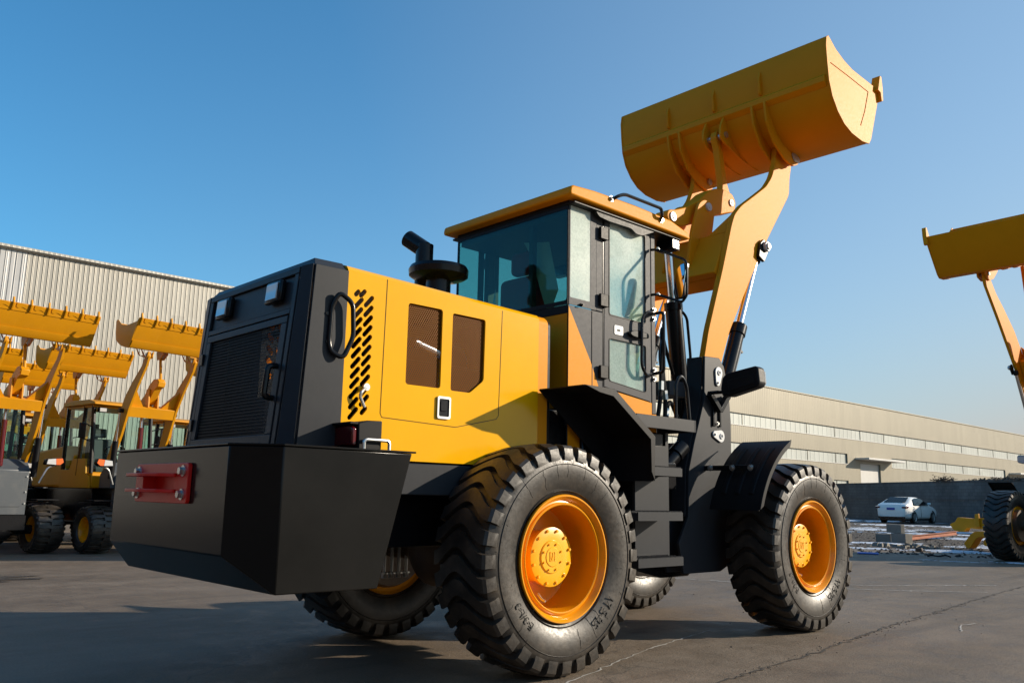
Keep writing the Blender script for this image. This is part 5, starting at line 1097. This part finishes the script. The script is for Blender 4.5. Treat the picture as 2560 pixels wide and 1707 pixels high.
# ---- ground, gravel lot, snow
def sheet_(name, pts, z, mat, kind='structure'):
    m = MB(); m.quad(*[(x, y, z) for x, y in pts]); return tag(build(name, m, mat), kind=kind)
sheet_('ground', [(-400, -400), (700, -400), (700, 500), (-400, 500)], 0, 'concrete')
rnd = random.Random(3)
edge = [(13.2, 9.6), (15.2, 6.4), (16.6, 4.9), (17.6, 2.9), (19.6, .4), (23, -3.5), (30, -10)]
ed = []
for i in range(len(edge)-1):
    for k in range(8): t = k/8; ed.append((edge[i][0]*(1-t)+edge[i+1][0]*t+rnd.uniform(-.12, .12), edge[i][1]*(1-t)+edge[i+1][1]*t+rnd.uniform(-.08, .08)))
sheet_('gravel_lot', ed+[(60, -40), (140, 0), (120, 39.9), (40, 39.9), (24, 30)], .004, 'gravel')
def blob(cx, cy, rx, ry, h, seed, rot=0, n=34):
    """thin melting snow patch with a ragged outline and a low crown"""
    rr_ = random.Random(seed); m = MB(); vs = [(cx, cy, .006+h)]; ph = [rr_.uniform(0, 6.28) for _ in range(6)]; rings = 4; rad = []
    for i in range(n):
        a = 2*math.pi*i/n; rad.append(1+.22*math.sin(3*a+ph[0])+.16*math.sin(5*a+ph[1])+.14*math.sin(9*a+ph[2])+.12*math.sin(13*a+ph[3])+rr_.uniform(-.1, .1))
    for j in range(1, rings+1):
        for i in range(n):
            a = 2*math.pi*i/n; f = j/rings; x = rx*rad[i]*f*math.cos(a); y = ry*rad[i]*f*math.sin(a); z = .0055+h*(1-f**2)*rr_.uniform(.6, 1.3)
            vs.append((cx+x*math.cos(rot)-y*math.sin(rot), cy+x*math.sin(rot)+y*math.cos(rot), z))
    fs = [(0, 1+i, 1+(i+1) % n) for i in range(n)]
    for j in range(rings-1):
        for i in range(n): fs.append((1+j*n+i, 1+(j+1)*n+i, 1+(j+1)*n+(i+1) % n, 1+j*n+(i+1) % n))
    m.add(vs, fs); return m
va = math.radians(24)     # view azimuth out there; patches lie roughly across the view
def along(az, d): return (-3.703+d*math.cos(R(az)), -4.564+d*math.sin(R(az)))
allp = MB()
patches = [(29.4, 39, 1.5, .9, .26), (26.5, 56, 6, 2.2, .06), (23.0, 46.5, 7, 1.2, .04), (19.0, 47, 4, 1.0, .04), (24.8, 39, 2.6, .35, .02), (22.4, 37.5, 2.6, .35, .03), (20.2, 37, 3.4, .45, .04), (21.6, 34, 3.6, .25, .03), (23.6, 41, 1.8, .3, .02),
           (19.0, 30, 1.7, .32, .05), (17.4, 31, 1.6, .35, .04), (24.9, 24.6, 1.3, .18, .03), (21.4, 25.3, 1.3, .16, .02), (19.0, 24.4, 1.9, .24, .02), (20.3, 22.2, .7, .10, .02), (27.3, 23.5, .7, .16, .03), (23.8, 21.6, 2.3, .14, .03), (20.6, 21.4, 1.4, .08, .02),
           (18, 18.3, 1.2, .05, .008), (16, 18.6, 1.2, .07, .008), (20.8, 18.0, .6, .03, .006), (29, 19.5, .7, .12, .006), (25.2, 18.3, .25, .05, .01), (28, 46, 2.5, .6, .03), (17, 26, 1.2, .2, .02), (18.6, 27, .8, .12, .02)]
for i, (az, d, rx, ry, h) in enumerate(patches):
    c = along(az, d); b_ = blob(c[0], c[1], rx, ry, h, i, R(az+90)+.06); allp.add(b_.v, b_.f)
tag(build('snow_patches', allp, 'snow', angle=60), 'thin patches of old snow over the dark gravel lot', None, None, 'stuff')
allp = MB(); rnd = random.Random(11)
for k in range(1500):
    az = rnd.uniform(14, 31); d = 19.8+rnd.random()**1.5*22; x, y = along(az, d); r_ = rnd.uniform(.012, .05); z = .004
    a_ = rnd.uniform(0, 3); P_ = [(x+r_*math.cos(a_+q)*rnd.uniform(.7, 1.2), y+r_*math.sin(a_+q)*rnd.uniform(.7, 1.2), z) for q in (0, 1.6, 3.1, 4.6)]
    allp.add(P_+[(x, y, z+r_*.8)], [(0, 1, 4), (1, 2, 4), (2, 3, 4), (3, 0, 4)])
tag(build('loose_stones', allp, 'gravel', angle=10), 'loose stones scattered over the gravel lot', None, None, 'stuff')
allp = MB()
for k in range(230):
    x, y = rnd.uniform(.5, 9), rnd.uniform(-2.6, 2.6); r_ = rnd.uniform(.003, .011)
    if rnd.random() < .6: t = rnd.random(); x = .85+t*5.4+rnd.gauss(0, .05); y = -1.63+.65*t+rnd.gauss(0, .03)
    a_ = rnd.uniform(0, 3); P_ = [(x+r_*math.cos(a_+q)*rnd.uniform(.7, 1.2), y+r_*math.sin(a_+q)*rnd.uniform(.7, 1.2), .001) for q in (0, 1.6, 3.1, 4.6)]
    allp.add(P_+[(x, y, r_*.8)], [(0, 1, 4), (1, 2, 4), (2, 3, 4), (3, 0, 4)])
tag(build('concrete_crumbs', allp, 'concrete', angle=10), 'small crumbs of broken concrete along the long crack', None, None, 'stuff')
c = (-.9, 5.55); tag(build('soil_patch', blob(-2.0, 6.6, 1.3, .42, .012, 77, R(-20)), 'gravel', angle=60), kind='structure')
# long crack and chalky scratches lying on the concrete
def strip(name, pts, w, mat, z=.004, jit=.012, seed=1, label=None, cat=None):
    rr_ = random.Random(seed); P_ = []
    for i in range(len(pts)-1):
        n = max(2, int(math.dist(pts[i], pts[i+1])/.05))
        for k in range(n): t = k/n; P_.append((pts[i][0]*(1-t)+pts[i+1][0]*t+rr_.gauss(0, jit), pts[i][1]*(1-t)+pts[i+1][1]*t+rr_.gauss(0, jit)))
    m = MB(); vs = []
    for i, p in enumerate(P_):
        q = P_[min(i+1, len(P_)-1)]; o = P_[max(0, i-1)]; d = Vector((q[0]-o[0], q[1]-o[1])).normalized(); ww = w*rr_.uniform(.25, 1.0)
        vs += [(p[0]-d.y*ww, p[1]+d.x*ww, z), (p[0]+d.y*ww, p[1]-d.x*ww, z)]
    m.add(vs, [(2*i, 2*i+1, 2*i+3, 2*i+2) for i in range(len(P_)-1)]); o = build(name, m, mat); return o
Mt['crack'] = paint('crack_dirt', (.045, .038, .032), .95, 0, .3); Mt['chalk'] = paint('chalky_scratch', (.42, .40, .36), .9, 0, .1)
tag(strip('ground_crack', [(-.3, -1.72), (.85, -1.63), (1.87, -1.53), (3.46, -1.3), (6.3, -.98), (9, -.7)], .011, 'crack', jit=.016), kind='structure')
tag(strip('ground_scratch', [(-.6, -1.33), (.26, -1.04), (1.16, -.74), (1.7, -.62), (2.3, -.48)], .008, 'chalk', .004, .006, 2), kind='structure')
tag(strip('ground_scratch', [(5.6, 2.9), (5.76, 2.34), (6.09, 1.38), (6.58, .29), (7.3, -.45), (7.68, -.75)], .022, 'chalk', .004, .02, 3), kind='structure')
tag(strip('ground_scratch', [(6.7, 1.0), (7.25, .4), (7.9, .0), (8.78, -.48)], .02, 'chalk', .0045, .02, 4), kind='structure')
tag(strip('ground_scratch', [(3.9, -1.75), (4.3, -1.62), (4.6, -1.65)], .008, 'chalk', .004, .008, 5), kind='structure')

# ---- litter at the yard edge
def block(name, x, y, z, rz, lab, tilt=0, sx=.39, sy=.19, sz=.19):
    m = MB(); m.box(-sx/2, sx/2, -sy/2, sy/2, 0, sz); o = build(name, m, 'brick', None, .008); o.location = (x, y, z); o.rotation_euler = (tilt, 0, rz); return tag(o, lab, 'block', 'concrete blocks at the yard edge')
block('concrete_block', 19.55, 5.32, .004, R(72), 'grey concrete block with its end in the sun, lower one of the small stack', 0, .46, .26, .26)
block('concrete_block', 19.62, 5.50, .266, R(66), 'flat concrete block laid on top of the lower block', 0, .52, .13, .22)
block('concrete_block', 19.75, 5.86, .004, R(95), 'dark shaded concrete block left of the small stack', 0, .40, .22, .22)
m = MB(); m.prism([(-.06, 0), (.06, 0), (.06, .01), (.005, .012), (.005, .10), (.06, .102), (.06, .115), (-.06, .115), (-.06, .102), (-.005, .10), (-.005, .012), (-.06, .01)], 'x', 0, 4.4)
o = build('steel_beam', m, 'rust', None, .002); o.location = (21.2, 5.85, .03); o.rotation_euler = (0, R(-1.0), R(4)); tag(o, 'rusty brown steel beam lying on the gravel right of the concrete blocks', 'beam')
for k, (az, d, lab) in enumerate(((28.1, 22.2, 'pale crumpled rubble heap beside the big front tyre'), (22.6, 23, 'small pale heap of rubble under the end of the rusty beam'))):
    c = along(az, d); m = MB(); rr_ = random.Random(k)
    for j in range(38):
        x, y, z = c[0]+rr_.gauss(0, .22), c[1]+rr_.gauss(0, .38), rr_.uniform(0, .05); s_ = rr_.uniform(.03, .09)
        vs = [(x+s_*rr_.uniform(.5, 1)*dx_, y+s_*rr_.uniform(.5, 1)*dy_, max(.005, z+s_*rr_.uniform(.3, .8)*dz_)) for dx_ in (-1, 1) for dy_ in (-1, 1) for dz_ in (-1, 1)]
        m.add(vs, [(0, 1, 3, 2), (4, 6, 7, 5), (0, 4, 5, 1), (2, 3, 7, 6), (0, 2, 6, 4), (1, 5, 7, 3)])
    tag(build('rubble_heap', m, 'brick', angle=10), lab, 'rubble', None, 'stuff')
m = MB(); m.box(-.20, .20, -.10, .10, 0, .03); o = build('plastic_sheet', m, 'bluepl', None, .01); o.location = (13.9, 3.62, .004); o.rotation_euler = (0, 0, R(118)); tag(o, 'small blue plastic scrap lying flat in the shadow on the yard', 'plastic scrap')
m = MB(); m.box(-.07, .07, -.05, .05, 0, .08); o = build('dark_block', m, 'iron', None, .02); o.location = (16.0, 3.45, .004); o.rotation_euler = (0, 0, R(100)); tag(o, 'small dark block on the lit strip of yard before the gravel', 'block')
m = MB(); m.tube([(0, 0, .012), (.08, .03, .03), (.2, -.01, .015), (.34, .02, .04), (.42, 0, .01)], .014, n=6, rnd=.04); o = build('black_hose', m, 'plastic'); o.location = (14.3, 2.6, 0); o.rotation_euler = (0, 0, R(-62)); tag(o, 'dark scrap of hose lying in shade near the thin snow line', 'hose')
# yellow linkage parts on the ground beside the right loader
def casting(name, poly, thick, az, d, lab, turn=45):
    """poly in photo-free metres: u across, z up"""
    k = 1/math.cos(R(turn)); m = MB(); m.prism(roundpoly([(u*k, z) for u, z in poly], .035, 3), 'y', -thick/2, thick/2); o = build(name, m, 'yel2', None, .012)
    c = along0(az, d); o.location = (c[0], c[1], 0); o.rotation_euler = (0, 0, R(az-90-turn)); return tag(o, lab, 'machine part', 'yellow machine parts on the ground')
def along0(az, d): return (-3.703+d*math.cos(R(az)), -4.564+d*math.sin(R(az)))
AZ = .55+47.18-math.degrees(math.atan((2409-1280)/2145.4/math.cos(R(10.2))))
ca = casting('lift_arm_part', [(-.47, .30), (-.36, .12), (-.2, .0), (.02, .06), (.10, .20), (.5, .17), (1.3, .20), (1.3, .78), (.9, .80), (.72, .60), (.3, .55), (-.18, .58), (-.28, .40), (-.38, .36)], .22, AZ, 37.5, 'upper yellow arm casting with two ribs, resting behind the lower one')
for u in (.42, .78):
    m = MB(); m.prism([(u*1.414, .25), (u*1.414+.05, .72), (u*1.414+.2, .74), (u*1.414+.24, .25)], 'y', -.19, -.112); build('casting_rib', m, 'yel2', ca, .01)
ca2 = casting('lift_arm_part', [(0, .13), (.06, .01), (.13, .03), (.26, .25), (.34, .30), (.95, .27), (.95, .44), (.26, .43), (.16, .36)], .20, AZ, 23.6, 'lower yellow arm casting pointing down at the snow edge')
casting('cast_bracket', [(0, .13), (.03, .26), (.10, .22), (.2, .25), (.33, .24), (.34, .12), (.26, .10), (.04, .10)], .16, AZ-.95, 23.3, 'small yellow cast bracket below the lower arm casting', 45)

# ================================================================== WHITE CAR
def car():
    r = empty('parked_car'); W2 = .88
    # x forward, rear axle near x = 0.95 from the tail; sections of half width by height
    top = [(0, .62), (.02, .86), (.08, 1.00), (.35, 1.07), (.60, 1.14), (1.05, 1.34), (1.45, 1.43), (1.95, 1.45), (2.45, 1.41), (2.95, 1.22), (3.35, 1.02), (3.6, .96), (4.2, .84), (4.5, .70), (4.58, .55)]
    def ztop(x):
        for (a, za), (b_, zb_) in zip(top, top[1:]):
            if a <= x <= b_: t = (x-a)/(b_-a); return za+(zb_-za)*t
        return .5
    xs = [0, .02, .08, .2, .35, .6, .8, 1.05, 1.25, 1.45, 1.7, 1.95, 2.2, 2.45, 2.7, 2.95, 3.15, 3.35, 3.6, 3.9, 4.2, 4.4, 4.5, 4.58]
    m = MB(); rows = []
    for x in xs:
        zt_ = ztop(x); belt = min(zt_-.02, .93+.02*math.sin(x)); e = min(x/.5, 1, (4.58-x)/.7); e = max(0, e)**.5
        w = W2*(.80+.20*e); cabin = max(0, zt_-1.02); wt = w*(1-.62*cabin) if cabin > 0 else w*.93
        zb_ = .20+.12*max(0, 1-x/.3)+.1*max(0, 1-(4.58-x)/.4)
        hs_ = [(0, zb_), (w*.90, zb_), (w*.98, zb_+.12), (w, .62 if zt_ > .7 else zt_*.9), (w*.985, min(belt, zt_-.03)), (wt*.99, zt_-.06 if zt_ > 1.1 else zt_-.02), (wt*.86, zt_-.012), (wt*.5, zt_), (0, zt_+.004)]
        rows.append(hs_)
    vs = []
    for x, hs_ in zip(xs, rows):
        for (y, z) in hs_: vs.append((x, -y, z))
        for (y, z) in hs_[::-1][1:-1]: vs.append((x, y, z))
    n = len(rows[0])*2-2; fs = []
    for i in range(len(xs)-1):
        for k in range(n): fs.append((i*n+k, i*n+(k+1) % n, (i+1)*n+(k+1) % n, (i+1)*n+k))
    fs += [tuple(range(n)), tuple(range((len(xs)-1)*n, len(xs)*n))[::-1]]
    m.add(vs, fs); b = build('body', m, 'carwhite', r, angle=50)
    md = b.modifiers.new('s', 'SUBSURF'); md.levels = 1; md.render_levels = 1
    # glass and lamps, standing just proud of the body
    m = MB(); m.add([(.52, -.58, 1.15), (.52, .58, 1.15), (1.20, .50, 1.425), (1.20, -.50, 1.425), (.54, -.58, 1.13), (.54, .58, 1.13), (1.22, .50, 1.40), (1.22, -.50, 1.40)], [(0, 1, 2, 3), (4, 7, 6, 5), (0, 4, 5, 1), (1, 5, 6, 2), (2, 6, 7, 3), (3, 7, 4, 0)]); build('rear_window', m, 'gcar', r)
    for s in (-1, 1):
        lo = [(1.0, 1.02), (1.25, 1.30), (1.6, 1.375), (2.05, 1.385), (2.4, 1.34), (3.0, 1.06), (2.95, 1.0), (1.2, .98)]
        m = MB(); yy = lambda z: .885*(1-.60*max(0, z-1.0))+.004
        m.add([(x, s*yy(z), z) for x, z in lo]+[(x, s*(yy(z)-.03), z) for x, z in lo], [tuple(range(8)), tuple(range(15, 7, -1))]+[(i, (i+1) % 8, 8+(i+1) % 8, 8+i) for i in range(8)]); build('side_window', m, 'gcar', r)
        m = MB(); m.box(2.02, 2.08, *sorted((s*.75, s*.89)), 1.0, 1.02); m.prism([(0, .82), (-.02, .90), (.30, .94), (.32, .88), (.12, .80)], 'y', *sorted((s*.60, s*.865))); build('tail_lamp', m, 'redglass', r, .01)
        m = MB(); m.box(2.92, 3.06, *sorted((s*.86, s*1.02)), 1.02, 1.14); build('wing_mirror', m, 'carwhite', r, .03)
        m = MB(); m.box(1.92, 1.94, *sorted((s*.878, s*.887)), .35, .98); build('door_line', m, 'black', r)
        for x in (.98, 3.62):
            m = MB(); m.lathe([(-.10, .20), (-.11, .31), (-.09, .325), (.09, .325), (.10, .2)], (0, 0, 0), 32); w = build('wheel', m, 'rubber', r); w.location = (x, s*.80, .325); w.rotation_euler = (0, 0, math.pi if s > 0 else 0)
            m = MB(); m.lathe([(-.112, .215), (-.105, .20), (-.09, .19), (-.06, .18)], (0, 0, 0), 28)
            for k in range(10): a = 2*math.pi*k/10; m.tube([(.03*math.cos(a), -.105, .03*math.sin(a)), (.20*math.cos(a), -.108, .20*math.sin(a))], .012, n=4)
            build('rim', m, 'steel', w)
            m = MB(); m.lathe([(0, .38), (.012, .375)], (x, s*.872 if s < 0 else s*.86, .325), 30); m.lathe([(0, .375), (0, .20)], (x, s*.874 if s < 0 else .874, .325), 30); build('wheel_arch', m, 'black', r)
    m = MB(); m.box(-.012, .0, -.22, .22, .72, .84); build('number_plate', m, 'plate', r)
    m = MB(); m.box(-.005, .10, -.72, .72, .27, .36); build('bumper_trim', m, 'black', r, .01)
    m = MB(); m.box(.2, 4.3, -.7, .7, .16, .24); build('underbody', m, 'black', r)
    return tag(r, 'dusty white saloon car parked before the grey block wall, seen from behind', 'car')
cr = car(); az_ = 22.95; c = along(az_, 52.5); cr.location = (c[0]-.2, c[1]+.5, .0); cr.rotation_euler = (0, 0, R(1))
